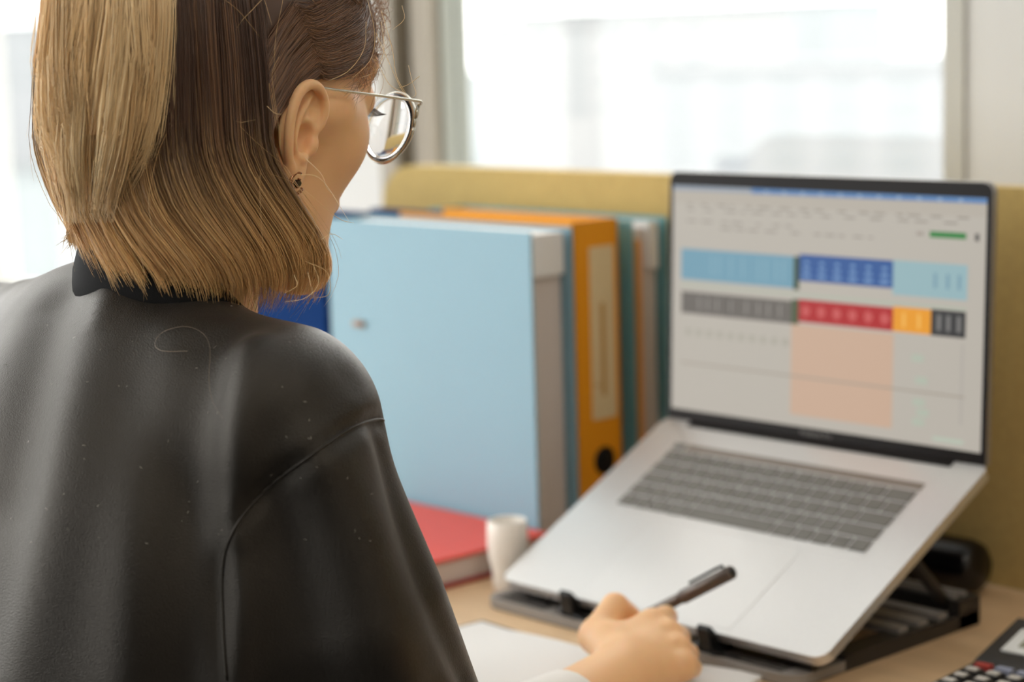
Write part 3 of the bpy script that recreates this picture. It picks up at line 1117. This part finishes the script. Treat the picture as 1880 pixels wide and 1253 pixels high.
VT, FT = surface_nets(f_torso, (-.30, -.62, .0), (.34, .22, 1.10), .010, relax=1)
VB = VA * np.array([-1, 1, 1]) + np.array([-.060, -.152, .0])      # the left hand rests at the desk edge
FB = FA[:, ::-1]
V = np.vstack([VH, VE, VL, VA, VT, VB])
offs = np.cumsum([0, len(VH), len(VE), len(VL), len(VA), len(VT)])
F = np.vstack([FH + offs[0], FE + offs[1], FL_ + offs[2], FA + offs[3], FT + offs[4], FB + offs[5]])
pmesh('body', V, F, 'skin')


# trousers
def f_trs(P):
    return f_torso(P) - .008


VT2, FT2 = surface_nets(lambda P: smax(f_torso(P) - .010, smax(P[:, 2] - .60, .09 - P[:, 2], .004), .004), (-.30, -.62, .05), (.34, .22, .64), .012, relax=1)
pmesh('trousers', VT2, FT2, 'trousers')


# ------------------------------------------------------------------ jacket
VJ, FJ = surface_nets(f_jacket, (-.34, -.68, .55), (.34, -.14, 1.14), .0045, relax=2)
JB = BVHTree.FromPolygons([tuple(v) for v in VJ], [tuple(f) for f in FJ])


def hit(x, y):
    r = JB.ray_cast(Vector(CAM), Vector(ray(x, y)).normalized())
    return np.array(r[0]) if r[0] is not None else None


def hits(pts, n=24, wrap=True):
    out = [hit(*p) for p in spline(pts, n)]
    return np.array([p for p in out if p is not None])


def vnormals(V, F):
    n = np.cross(V[F[:, 2]] - V[F[:, 0]], V[F[:, 3]] - V[F[:, 1]])
    N = np.zeros_like(V)
    for k in range(4):
        np.add.at(N, F[:, k], n)
    return N / (np.linalg.norm(N, axis=1)[:, None] + 1e-12)


def pdist(V, path):
    d = np.full(len(V), 9.0)
    for p, q in zip(path[:-1], path[1:]):
        ab = q - p
        t = np.clip(((V - p) @ ab) / (ab @ ab + 1e-12), 0, 1)
        d = np.minimum(d, np.linalg.norm(V - (p + t[:, None] * ab), axis=1))
    return d


NJ = vnormals(VJ, FJ)
FOLDS = [  # pixel path on the cloth, height, width
    ([(225, 500), (190, 620), (130, 850), (60, 1150), (40, 1250)], .0060, .022),
    ([(330, 620), (290, 800), (250, 1000), (235, 1250)], .0040, .020),
    ([(400, 640), (370, 760), (340, 950), (330, 1250)], -.0060, .024),
    ([(455, 640), (432, 800), (430, 930)], .0080, .014),
    ([(430, 1000), (445, 1100), (430, 1250)], .0085, .014),
    ([(510, 930), (560, 1100), (590, 1250)], -.0060, .020),
    ([(590, 840), (660, 1000), (730, 1250)], .0060, .018),
    ([(700, 800), (740, 950), (800, 1120), (860, 1250)], -.0050, .012),
    ([(660, 640), (700, 740), (735, 860), (770, 960)], .0055, .012),
    ([(640, 700), (600, 760), (520, 800)], -.0035, .018),
    ([(100, 560), (60, 700), (20, 900)], -.005, .02),
    ([(230, 480), (205, 540), (190, 600)], .0035, .007),
]
SEAM = hits([(716, 778), (690, 771), (640, 790), (560, 845), (500, 890), (448, 945), (418, 1000), (408, 1060), (410, 1160), (416, 1250)], 60)
for pts, h_, w_ in FOLDS:
    pa = hits(pts, 20)
    if len(pa) > 2:
        dd = pdist(VJ, pa)
        VJ += NJ * (h_ * np.exp(-(dd / w_) ** 2))[:, None]
if len(SEAM) > 2:
    dd = pdist(VJ, SEAM)
    VJ -= NJ * (.0035 * np.exp(-(dd / .006) ** 2))[:, None]
for k in range(26):                              # uneven drape of the cloth
    dv = RNG.normal(0, 1, 3) * np.array([1, 1, .35]); dv /= np.linalg.norm(dv)
    fq = RNG.uniform(35, 150)
    VJ += NJ * (.014 / fq * np.sin(fq * (VJ @ dv) + RNG.uniform(0, 6.28)) * (.5 + .5 * np.sin(11 * (VJ @ RNG.normal(0, 1, 3)) + RNG.uniform(0, 6.28))))[:, None]
jacket = pmesh('jacket', VJ, FJ, 'jacket_cloth')
JB = BVHTree.FromPolygons([tuple(v) for v in VJ], [tuple(f) for f in FJ])
sm = hits([(716, 778), (690, 771), (640, 790), (560, 845), (500, 890), (448, 945), (418, 1000), (408, 1060), (410, 1160), (416, 1250)], 70)
tv, tf = tube_arrays(sm, .0010, 6)
sv = poly_obj('sleeve_seam', np.array(tv) - PO, tf, 'jacket_cloth', jacket)

# collar: a folded band round the neck
NC = np.array([.046, -.452, 1.0])
cv, cf = [], []
na = 48
prof = [(.000, 1.000), (.006, 1.10), (.026, 1.06), (.038, 1.0), (.041, .96), (.036, .93), (.010, .90)]
for i in range(na):
    a = 2 * math.pi * i / na
    fr = max(0, (math.cos(a) + .45) / 1.45)      # 1 at the front
    ca_, sa_ = math.cos(a), math.sin(a)
    for hgt, k in prof:
        rx, ry = .058 * k, .056 * k + .014 * fr
        z = 1.058 + hgt * (1 - .35 * fr) - .085 * fr ** 1.3 + .008 * max(0, -ca_)
        cv.append((NC[0] + rx * sa_, NC[1] + ry * ca_ - .004 + .010 * fr, z))
m_ = len(prof)
for i in range(na):
    for j in range(m_ - 1):
        a, b = i * m_ + j, ((i + 1) % na) * m_ + j
        cf.append((a, a + 1, b + 1, b))
pmesh('collar', cv, cf, 'jacket_dark', True, None)
# white cuff at the wrist
cu = spline([WR + (ELB - WR) * .27, WR + (ELB - WR) * .40, WR + (ELB - WR) * .66], 6)
tv, tf = tube_arrays(cu, [.0310, .0325, .034, .036, .038, .040], 24, caps=False)
poly_obj('cuff', np.array(tv) - PO, tf, 'shirt_white', person)


# ------------------------------------------------------------------ hair
def strands(name, P, rad, cols, parent=None, m='hair'):
    """P (n,k,3) world paths, cols (n,k,3) -> one mesh of three-sided strands"""
    n, k, _ = P.shape
    T = np.gradient(P, axis=1)
    T /= np.linalg.norm(T, axis=2, keepdims=True) + 1e-12
    ref = np.tile(np.array([.31, .52, .79]), (n, 1)) + RNG.normal(0, .4, (n, 3))
    N = np.cross(T, ref[:, None, :]); N /= np.linalg.norm(N, axis=2, keepdims=True) + 1e-12
    B = np.cross(T, N)
    tap = np.interp(np.linspace(0, 1, k), [0, .8, 1], [1, .9, .25])
    R = (np.broadcast_to(np.asarray(rad), (n,))[:, None] * tap)[..., None]
    ring = []
    for j in range(3):
        a = 2 * math.pi * j / 3
        ring.append(P + R * (math.cos(a) * N + math.sin(a) * B))
    Vv = np.stack(ring, 2).reshape(-1, 3)
    base = (np.arange(n)[:, None] * k + np.arange(k - 1)[None, :]) * 3
    Fs = []
    for j in range(3):
        q = (j + 1) % 3
        Fs.append(np.stack([base + j, base + q, base + 3 + q, base + 3 + j], -1).reshape(-1, 4))
    Fv = np.vstack(Fs)
    c4 = np.concatenate([cols, np.ones((n, k, 1))], 2)
    c4 = np.repeat(c4[:, :, None, :], 3, 2).reshape(-1, 4)
    o = pmesh(name, Vv, Fv, m, True, parent, c4)
    o['kind'] = 'stuff'
    return o


DARK = np.array(srgb(90, 63, 48)); MID = np.array(srgb(190, 141, 99)); BLOND = np.array(srgb(250, 206, 142)); PALE = np.array(srgb(254, 226, 176))


def mixc(a, b, t):
    return a * (1 - t) + b * t


def sstep(x, a, b):
    t = np.clip((x - a) / (b - a), 0, 1)
    return t * t * (3 - 2 * t)


def bob_point(phi, z, off):
    """phi (rad), z above head centre -> world point on the bob surface moved outwards by off"""
    g = np.asarray(1 - .22 * sstep(-np.asarray(z), .02, .10) * sstep(np.asarray(phi), math.radians(140), math.radians(205))) * np.interp(z, [-.135, -.122, -.108, -.09, -.06, -.02, .02, .05, .07, .09], [.74, .88, .965, 1.02, 1.03, 1.015, .985, .925, .86, .74])
    a, b = .0800, .1010
    x = (a * g + off) * np.sin(phi)
    y = -.018 + (b * g + off) * np.cos(phi)
    return np.stack([C0[0] + x, C0[1] + y, C0[2] + z], -1)


def bob_phi(phi0, z, u0):
    """strand azimuth at height z for a strand that starts at phi0"""
    ear = math.radians(99)
    back = sstep(u0 - z, .0, .055)
    p = phi0 + np.maximum(0, ear - phi0) * back           # temple hair is swept behind the ear
    wgt = 1 - .75 * sstep(p, math.radians(97), math.radians(165))
    return p - math.radians(24) * wgt * sstep(-z, .024, .118) - math.radians(11) * sstep(p, math.radians(110), math.radians(150)) * sstep(-z, .055, .112)


def make_bob():
    ncl, per, K = 420, 24, 14
    cl_phi = np.sort(RNG.uniform(math.radians(97), math.radians(268), ncl))
    Ps, Cs, Rs = [], [], []
    for c in range(ncl):
        ph0 = cl_phi[c]
        lay = RNG.uniform(-.003, .006)
        zend0 = RNG.uniform(-.119, -.098) + .032 * sstep(np.array(ph0), math.radians(135), math.radians(200)) - .006 * 1 * (1 - abs(ph0 - math.radians(150)) / 2)
        ucl = .054 + .012 * (1 - sstep(np.array(ph0), math.radians(70), math.radians(110))) + RNG.normal(0, .002)
        tone = RNG.uniform(-.18, .22)
        wav = RNG.uniform(0, 6.28); wa = RNG.uniform(0, .0018)
        light = RNG.uniform() < .16
        for s in range(per):
            u0 = ucl + RNG.normal(0, .002)
            ze = zend0 + RNG.normal(0, .006)
            t = np.linspace(0, 1, K)
            z = u0 + (ze - u0) * t
            jit = RNG.normal(0, math.radians(1.6))
            phi = bob_phi(ph0 + jit * (1 - .35 * t), z, u0) + math.radians(.5) * np.sin(4 * t + wav)
            off = lay + RNG.normal(0, .0013) + wa * np.sin(5 * t + wav) + .002 * t
            curl = sstep(t, .86, 1.0) * RNG.uniform(-.002, .010)
            Ps.append(bob_point(phi, z, off - curl))
            g = sstep(t + RNG.normal(0, .07), .38, .95)
            base = DARK * (1 + tone)
            if light:
                base = mixc(base, MID, .30)
            cc = base[None] * (1 - g[:, None]) + mixc(MID, BLOND, .80 + tone)[None] * g[:, None]
            Cs.append(cc * (1 + RNG.normal(0, .09)))
            Rs.append(RNG.uniform(.00016, .00030))
    return np.array(Ps), np.clip(np.array(Cs), 0, 1), np.array(Rs)


P_, c_, r_ = make_bob()
hair = strands('hair', P_, r_, c_)
# undercoat of the bob
ph = np.linspace(math.radians(97), math.radians(268), 90); zz = np.linspace(.060, -.084, 40)
PH, ZZ = np.meshgrid(ph, zz, indexing='ij')
G = bob_point(bob_phi(PH, ZZ, .060), ZZ, -.006)
gi = np.arange(90 * 40).reshape(90, 40)
GF = np.stack([gi[:-1, :-1], gi[1:, :-1], gi[1:, 1:], gi[:-1, 1:]], -1).reshape(-1, 4)
g = sstep((.06 - ZZ) / .172, .45, 1.0)[..., None]
gc = (DARK * .7) * (1 - g) + (MID * .75) * g
pmesh('hair_undercoat', G.reshape(-1, 3), GF, 'hair', True, hair, np.concatenate([gc, np.ones(gc.shape[:2] + (1,))], 2).reshape(-1, 4))


# cap and hair combed back to the tie
def f_cap(P):
    L = (P - C0.astype(np.float32)) @ RH.T
    d = sd_ell(L, (0, -.013, .036), (.0755, .0955, .0815))
    line = np.maximum(.006 + .617 * (L[:, 1] - .010), .035 + 3.2 * (L[:, 1] - .057)) - L[:, 2]
    line = np.where(L[:, 1] < .004, -.1 - 0 * line, line)
    return smax(d, line, .004)


vc, fc_ = surface_nets(f_cap, C0 + np.array([-.09, -.125, -.07]), C0 + np.array([.09, .10, .14]), .0035, relax=2)
pmesh('hair_cap', vc, fc_, 'hair', True, hair, np.tile(np.array([*(DARK * .8), 1]), (len(vc), 1)))
TIE = C0 + np.array([.000, -.085, .095])


def combed(n=3600, K=12):
    Ps, Cs = [], []
    for i in range(n):
        s = RNG.uniform(0, 1)
        side = 1 if RNG.uniform() < .72 else -1
        st_ = spline([(.012, .066, .094), (.034, .058, .090), (.052, .046, .080), (.066, .030, .068), (.070, .000, .072), (.070, -.030, .082), (.062, -.060, .085)], 60)[int(s * 59)]
        st_ = st_ + RNG.normal(0, .003, 3)
        st_[0] *= side
        a = hw(st_)
        t = np.linspace(0, 1, K)[:, None]
        path = a * (1 - t) + TIE * t + RNG.normal(0, .003, 3) * np.sin(math.pi * t)
        L = (path - C0) @ RH.T.astype(float) - np.array([0, -.013, .036])
        rr = np.array([.0770, .0975, .0830]) + RNG.uniform(0, .004)
        k = np.linalg.norm(L / rr, axis=1, keepdims=True)
        L = L / np.minimum(k, 1.0)
        Ps.append(hw(L + np.array([0, -.013, .036])))
        tone = RNG.normal(0, .14)
        g = t * .5
        Cs.append(np.clip(mixc(DARK * 1.15, MID, .35)[None] * (1 - g) + MID[None] * g, 0, 1) * (1 + tone))
    return np.array(Ps), np.clip(np.array(Cs), 0, 1)


P_, c_ = combed()
strands('combed_hair', P_, RNG.uniform(.00016, .0003, len(P_)), c_, hair)

# temple hair swept over and behind the ear
def temple(n=2600, K=18):
    Ps, Cs = [], []
    line = spline([(.030, .074, .092), (.044, .066, .062), (.053, .0575, .037), (.064, .036, .023), (.0725, .015, .009)], 60)
    rr = np.array([.0725, .0925, .0780]); ce = np.array([0, -.013, .036])
    for i in range(n):
        side = 1 if RNG.uniform() < .78 else -1
        sidx = RNG.uniform(0, .80); v = RNG.uniform() ** 1.5
        lift = RNG.uniform(.0030, .0075)
        t = np.linspace(0, 1, 8)
        u_ = sidx + (1 - sidx) * t
        ins = v * (1 - .35 * u_) + .10 * t * (1 - t)
        lp = np.stack([np.interp(u_ * 59, np.arange(60), line[:, k]) for k in range(3)], 1)
        seg = lp + ins[:, None] * np.array([-.002, -.045, .044]) + RNG.normal(0, .0012, 3)
        seg[-1] += np.array([.003, -.012, .002]); seg[-2] += np.array([.001, -.004, .001])
        q = (seg - ce)
        k = np.linalg.norm(q / (rr + lift), axis=1, keepdims=True)
        seg = q / k + ce
        wpts = hw(seg)
        phi0 = math.radians(98 + 16 * v + RNG.normal(0, 2))
        zz_ = np.linspace(-.012, RNG.uniform(-.112, -.09), 10)
        bp_ = bob_point(bob_phi(phi0, zz_, .054), zz_, RNG.uniform(-.003, .004))
        path = spline(np.vstack([wpts[::2], wpts[-1:], bp_[1::2]]), K)
        path[:, 0] = C0[0] + side * (path[:, 0] - C0[0])
        Ps.append(path)
        tt = np.linspace(0, 1, K)
        g = sstep(tt + RNG.normal(0, .06), .5, 1.0)[:, None]
        b_ = mixc(DARK * 1.1, MID, RNG.uniform(0, .45)) * (1 + RNG.normal(0, .1))
        Cs.append(b_[None] * (1 - g) + mixc(MID, BLOND, .6)[None] * g)
    return np.array(Ps), np.clip(np.array(Cs), 0, 1)


P_, c_ = temple()
strands('temple_hair', P_, RNG.uniform(.00015, .00028, len(P_)), c_, hair)

# soft fringe along the forehead hairline
fr_ = []
lf = spline([(.020, .078, .098), (.034, .072, .080), (.046, .066, .060), (.054, .0575, .038), (.063, .040, .025)], 50)
for i in range(340):
    r0 = lf[RNG.integers(50)] * np.array([1 if RNG.uniform() < .85 else -1, 1, 1]) + RNG.normal(0, .0022, 3)
    sg = np.sign(r0[0])
    e1_ = r0 + np.array([sg * RNG.uniform(.001, .007), RNG.uniform(-.006, .007), RNG.uniform(-.014, -.002)])
    e2_ = e1_ + np.array([sg * RNG.uniform(.000, .008), RNG.uniform(-.024, -.002), RNG.uniform(-.018, -.003)])
    fr_.append(spline([hw(r0), hw(e1_), hw(e2_)], 9))
strands('fringe', np.array(fr_), RNG.uniform(.00009, .00018, len(fr_)), np.clip(np.tile(mixc(DARK, MID, .75), (len(fr_), 9, 1)) * RNG.uniform(.8, 1.25, (len(fr_), 1, 1)), 0, 1), hair)

# the ponytail
PT = spline([C0 + np.array([0, -.088, .098]), atd(200, -20, 1.185), atd(196, 100, 1.18), atd(186, 250, 1.182), atd(172, 412, 1.195)], 40)
PW = np.interp(np.linspace(0, 1, 40), [0, .12, .3, .55, .78, 1], [.012, .033, .0410, .0415, .0395, .0330])
E1, E3 = MW[:, 0], MW[:, 2]


def tail(n, K=16):
    Ps, Cs, Rs = [], [], []
    ncl = 150
    th = RNG.uniform(0, 2 * math.pi, ncl); ro = np.sqrt(RNG.uniform(.25, 1.0, ncl)); ln_ = RNG.uniform(.64, .99, ncl)
    tn = RNG.uniform(-.2, .2, ncl); wv = RNG.uniform(0, 6.28, ncl); hi = RNG.uniform(0, 1, ncl)
    for i in range(n):
        c = RNG.integers(ncl)
        L = min(1.0, ln_[c] + RNG.normal(0, .04))
        t = np.linspace(0, 1, K)
        q = np.clip(t * L, 0, .999) * 39
        i0 = q.astype(int); fr = (q - i0)[:, None]
        ctr = PT[i0] * (1 - fr) + PT[np.minimum(i0 + 1, 39)] * fr
        w = np.interp(q, np.arange(40), PW)
        a = th[c] + RNG.normal(0, .10) + .35 * t * math.sin(wv[c])
        rho = ro[c] + RNG.normal(0, .035)
        rho = rho * (1 - .40 * sstep(t, .82, 1.0) * (0.4 + .6 * hi[c]))
        p = ctr + (w * rho * np.cos(a))[:, None] * E1 + (w * rho * np.sin(a) * .85)[:, None] * E3
        p = p + (.0022 * np.sin(5 * t + wv[c]))[:, None] * E1 * t[:, None]
        Ps.append(p)
        col = mixc(mixc(MID, BLOND, .9), PALE, .25 + .6 * hi[c]) * (1 + tn[c] + RNG.normal(0, .08))
        col = col / max(1.0, col.max() / .97)
        root = mixc(MID, BLOND, .55)
        g = sstep(t, 0, .35)[:, None]
        Cs.append(root[None] * (1 - g) + col[None] * g)
        Rs.append(RNG.uniform(.00017, .00032))
    return np.array(Ps), np.clip(np.array(Cs), 0, 1), np.array(Rs)


P_, c_, r_ = tail(6500)
pony = strands('ponytail', P_, r_, c_)
# inner bulk of the ponytail
tv, tf = tube_arrays(PT[:30], PW[:30] * .60, 16)
tv = np.array(tv)
me_ = bpy.data.meshes.new('ponytail_core')
me_.from_pydata([tuple(v - PO) for v in tv], [], [tuple(dict.fromkeys(f)) for f in tf])
ca2 = me_.color_attributes.new('tint', 'FLOAT_COLOR', 'POINT')
ca2.data.foreach_set('color', np.tile(np.array([*mixc(MID, BLOND, .3), 1]), (len(tv), 1)).astype(np.float32).ravel())
link('ponytail_core', me_, 'hair', pony, True)

# loose lock low at the nape and stray hairs
def curves_from_px(list_of, dep, n=12):
    return np.array([spline([atd(x, y, d) for (x, y), d in zip(p, dep)], n) for p in list_of])


lk = []
for i in range(260):
    j = RNG.normal(0, 1, 8)
    lk.append([(196 + 10 * j[0], 345 + 5 * j[1]), (165 + 9 * j[2], 398 + 4 * j[3]), (140 + 8 * j[4], 425 + 5 * j[5]), (140 + 12 * j[6], 444 + 8 * j[7])])
LP = curves_from_px(lk, [1.235, 1.235, 1.235, 1.235])
strands('nape_lock', LP, .00026, np.clip(np.tile(BLOND, (len(LP), 12, 1)) * RNG.uniform(.7, 1.05, (len(LP), 1, 1)), 0, 1), hair)

fly = [[(560, 480), (600, 500), (604, 540), (572, 548)], [(575, 485), (585, 520), (560, 548), (520, 555)], [(565, 500), (572, 530), (578, 550)],
       [(540, 505), (545, 525), (520, 540)], [(590, 440), (610, 430), (630, 440)], [(560, 290), (590, 320), (600, 345), (615, 360)],
       [(545, 320), (590, 330), (640, 405)], [(560, 350), (620, 400), (650, 410)],
       [(690, 60), (712, 110), (735, 160), (752, 180)], [(700, 20), (720, 90), (728, 140), (748, 176)], [(695, 120), (715, 155), (740, 170), (752, 178)],
       [(750, 120), (757, 150), (764, 172), (755, 180)], [(770, 140), (750, 155), (730, 162)], [(738, 10), (742, 35), (720, 55)],
       [(700, 40), (705, 90), (690, 130), (655, 145)], [(675, 0), (688, 60), (680, 110), (640, 150)], [(672, 40), (668, 90), (640, 130), (600, 150)],
       [(480, 0), (430, 60), (415, 150), (430, 220), (470, 220)],
       [(490, 195), (505, 208), (520, 210)], [(75, 20), (72, 120), (80, 230), (88, 250)], [(80, 80), (76, 170), (74, 240), (84, 250)],
       [(215, 330), (230, 335), (235, 325)], [(150, 325), (160, 350), (185, 360)], [(90, 330), (100, 365), (120, 380)]]
FP = [spline([atd(x, y, 1.185 + .035 * sstep(np.array(float(x)), 560, 700)) for x, y in p], 14) for p in fly]
strands('stray_hair', np.array(FP), .00019, np.tile(mixc(BLOND, PALE, .5), (len(FP), 14, 1)), hair)
rf = []
for i in range(36):                                  # fine flyaways over the bob
    phi0 = RNG.uniform(math.radians(80), math.radians(190)); z0 = RNG.uniform(-.06, .07)
    t = np.linspace(0, 1, 14)
    dz = RNG.uniform(-.07, -.01); dp = RNG.normal(0, .22)
    rf.append(bob_point(bob_phi(phi0 + dp * t, z0 + dz * t, .06), z0 + dz * t + .004 * np.sin(3 * t), .007 + RNG.uniform(0, .004) + .006 * t * t))
strands('flyaway_hair', np.array(rf), .00013, np.tile(mixc(MID, BLOND, .7), (len(rf), 14, 1)), hair)
# eyelashes and eyebrow
la = []
for s in (-1, 1):
    for i in range(16):
        u = i / 15
        b0 = np.array([s * (.022 + .022 * u), .0825 - .006 * u * u, .0095 - .001 * u])
        tip = b0 + np.array([s * (.002 + .005 * u), .007 - .002 * u, -.0035 + .001 * u])
        la.append(spline([hw(b0), hw((b0 + tip) / 2 + np.array([0, .001, -.001])), hw(tip)], 6))
strands('eyelashes', np.array(la), .00022, np.tile(np.array(srgb(60, 46, 38)), (len(la), 6, 1)))
br = []
for s in (-1, 1):
    for i in range(120):
        u = RNG.uniform()
        b0 = np.array([s * (.012 + .040 * u), .0855 - .025 * u * u, .0345 + .004 * math.sin(2.2 * u) + RNG.normal(0, .0015)])
        tip = b0 + np.array([s * .006, -.002, .0015])
        br.append(spline([hw(b0), hw((b0 + tip) / 2), hw(tip)], 4))
strands('eyebrows', np.array(br), .00022, np.tile(np.array(srgb(120, 90, 66)), (len(br), 4, 1)))
# a loose hair lying on the jacket
sh_ = hits([(345, 645), (300, 645), (285, 632), (300, 610), (340, 600), (372, 612), (386, 640), (384, 700), (392, 740), (410, 770)], 40)
cen = sh_ + np.array([.73, -.67, .2]) * .0012
strands('lint_hair', cen[None], .00013, np.tile(np.array(srgb(150, 134, 116)), (1, len(cen), 1)), jacket)
lint = []
for i in range(70):
    h_ = hit(RNG.uniform(5, 700), RNG.uniform(500, 1000))
    if h_ is None:
        continue
    d_ = RNG.normal(0, 1, 3); d_ /= np.linalg.norm(d_)
    p0 = h_ + np.array([.73, -.67, .2]) * .0008
    lint.append(np.array([p0 + d_ * k * RNG.uniform(.0003, .0007) for k in range(4)]))
strands('lint', np.array(lint), .00014, np.tile(np.array(srgb(170, 160, 150)), (len(lint), 4, 1)), jacket)

# ------------------------------------------------------------------ glasses
mat('frame_metal', srgb(206, 203, 190), .25, .5, metal=.9)
mat('lens_glass', (1, 1, 1), .0, .5, trans=1.0, ior=1.5)
mat('tip_plastic', srgb(70, 52, 40), .3, .5)
gl = empty('eyeglasses', tuple(hw(np.array([0, .098, 0.0]))))
tag(gl, 'thin silver wire-framed round eyeglasses worn by the person', 'eyeglasses')
GO = hw(np.array([0, .098, 0.0]))


def gp(p):
    return hw(np.asarray(p, float)) - GO


wrap = math.radians(6)
for s in (1, -1):
    cx, cz = .0355, .0010
    rim = []
    for i in range(49):
        a = 2 * math.pi * i / 48
        rx = .0262 * (1 + .03 * math.cos(2 * a)); rz = .0225
        x = cx + rx * math.cos(a) * (1 if math.cos(a) > 0 else 1)
        z = cz + rz * math.sin(a) * (1 - .06 * math.cos(a)) + (.002 if math.sin(a) > 0 else 0) * math.cos(a)
        rim.append(gp((s * x, .1000 - math.tan(wrap) * (x - .02) - .6 * (x - cx) ** 2, z)))
    o = tube('rim', rim, .0014, 'frame_metal', gl, 8)
    # lens: concave inside (short-sighted)
    bm = bmesh.new()
    grid = {}
    nr, naa = 7, 48
    for f_, sgn in ((0, 1), (1, -1)):
        for r_i in range(nr + 1):
            for i in range(naa):
                a = 2 * math.pi * i / naa
                q = r_i / nr
                x = cx + .0258 * q * math.cos(a); z = cz + .0222 * q * math.sin(a)
                yb = .1000 - math.tan(wrap) * (x - .02) - .6 * (x - cx) ** 2
                rr = (q * .024)
                y = yb + .0006 if f_ == 0 else yb - .0008 - rr * rr * 2.6
                grid[f_, r_i, i] = gp((s * x, y, z))
    vs = {}
    for kk, p in grid.items():
        if kk[1] == 0:
            if (kk[0], 0, 0) in vs:
                vs[kk] = vs[kk[0], 0, 0]
                continue
        vs[kk] = bm.verts.new(p)
    for f_ in (0, 1):
        for r_i in range(nr):
            for i in range(naa):
                j = (i + 1) % naa
                q = [vs[f_, r_i, i], vs[f_, r_i + 1, i], vs[f_, r_i + 1, j], vs[f_, r_i, j]]
                q = list(dict.fromkeys(q))
                bm.faces.new(q)
    for i in range(naa):
        j = (i + 1) % naa
        bm.faces.new((vs[0, nr, i], vs[1, nr, i], vs[1, nr, j], vs[0, nr, j]))
    bm_obj('lens', bm, 'lens_glass', gl, smooth=True)
    tp = spline([gp((s * .0630, .0955, .0150)), gp((s * .0675, .0935, .0165)), gp((s * .0690, .0860, .0160)), gp((s * .0715, .040, .0095)),
                 gp((s * .0745, .012, .0055)), gp((s * .0750, .002, .0050)), gp((s * .0715, -.012, -.0040)), gp((s * .0680, -.016, -.016))], 30)
    t_ = tube('temple', tp, np.interp(np.linspace(0, 1, 30), [0, .2, .5, 1], [.0011, .0010, .0008, .0008]), 'frame_metal', gl, 8)
    tube('temple_tip', tp[22:], .0013, 'tip_plastic', t_, 8)
    V, F = tube_arrays([gp((s * .0635, .0950, .0145)), gp((s * .0640, .0945, .0065))], [.0014, .0012], 6)
    poly_obj('hinge', V, F, 'frame_metal', gl)
    tube('nose_pad', spline([gp((s * .0105, .0985, .004)), gp((s * .0110, .0945, .002)), gp((s * .0115, .0920, -.003))], 8), .0011, 'frame_metal', gl, 6)
tube('bridge', spline([gp((.0105, .1005, .008)), gp((.004, .1035, .0125)), gp((-.004, .1035, .0125)), gp((-.0105, .1005, .008))], 12), .0012, 'frame_metal', gl, 8)

# earring
mat('earring_metal', srgb(150, 104, 74), .25, .5, metal=1.0)
mat('earring_stone', srgb(36, 28, 26), .1, .6)
ep = EO + (eb * .0065 + eu * -.0335 + eo * .0085) * ES
er = empty('earring', tuple(ep))
tag(er, 'small bronze stud earring with a dark stone in the ear lobe', 'earring')
hoop = [(.0052 * math.cos(a) * eb + .0062 * math.sin(a) * eu + .0012 * eo) for a in np.linspace(-2.8, 1.9, 20)]
tube('hoop', hoop, .0011, 'earring_metal', er, 8)
V, F = tube_arrays([eo * .0008, eo * .0034], [.0027, .0018], 6)
poly_obj('stone', np.array(V), F, 'earring_stone', er, smooth=False)
for k in (-1, 1):
    V, F = tube_arrays([eo * .0005 + k * .0028 * eu, eo * .0036 + k * .0022 * eu], [.0007, .0006], 6)
    poly_obj('prong', np.array(V), F, 'earring_metal', er)

# pen
mat('pen_body', srgb(98, 88, 82), .35, .5, metal=.4)
mat('pen_clip', srgb(26, 28, 28), .4, .5)
P1 = np.array([.1075, -.0215, .8235]); TIP = np.array([-.0188, -.0373, .7505])
ax = (P1 - TIP); PLEN = np.linalg.norm(ax); ax /= PLEN
pen = empty('pen', tuple(TIP))
tag(pen, 'dark grey pen with a black clip held in the writing hand', 'pen')
tube('pen_barrel', [ax * k for k in (.0, .004, .016, .02, .09, .098)], [.0005, .0012, .0042, .0045, .0045, .0045], 'pen_body', pen, 20)
tube('pen_cap', [ax * k for k in (.094, .0945, PLEN - .001, PLEN)], [.0050, .0056, .0054, .0047], 'pen_body', pen, 20)
side = np.cross(ax, np.array([.73, -.67, -.14])); side /= np.linalg.norm(side)
if side[2] < 0:
    side = -side
tube('pen_clip', [ax * (PLEN - .004) + side * .0050, ax * (PLEN - .003) + side * .0082, ax * (PLEN - .010) + side * .0085, ax * (PLEN - .038) + side * .0080],
     [.0011, .0012, .0012, .0011], 'pen_clip', pen, 8)
V, F = tube_arrays([ax * (PLEN - .0002), ax * (PLEN + .0004)], [.0036, .0034], 20)
poly_obj('pen_end', np.array(V), F, 'pen_clip', pen)
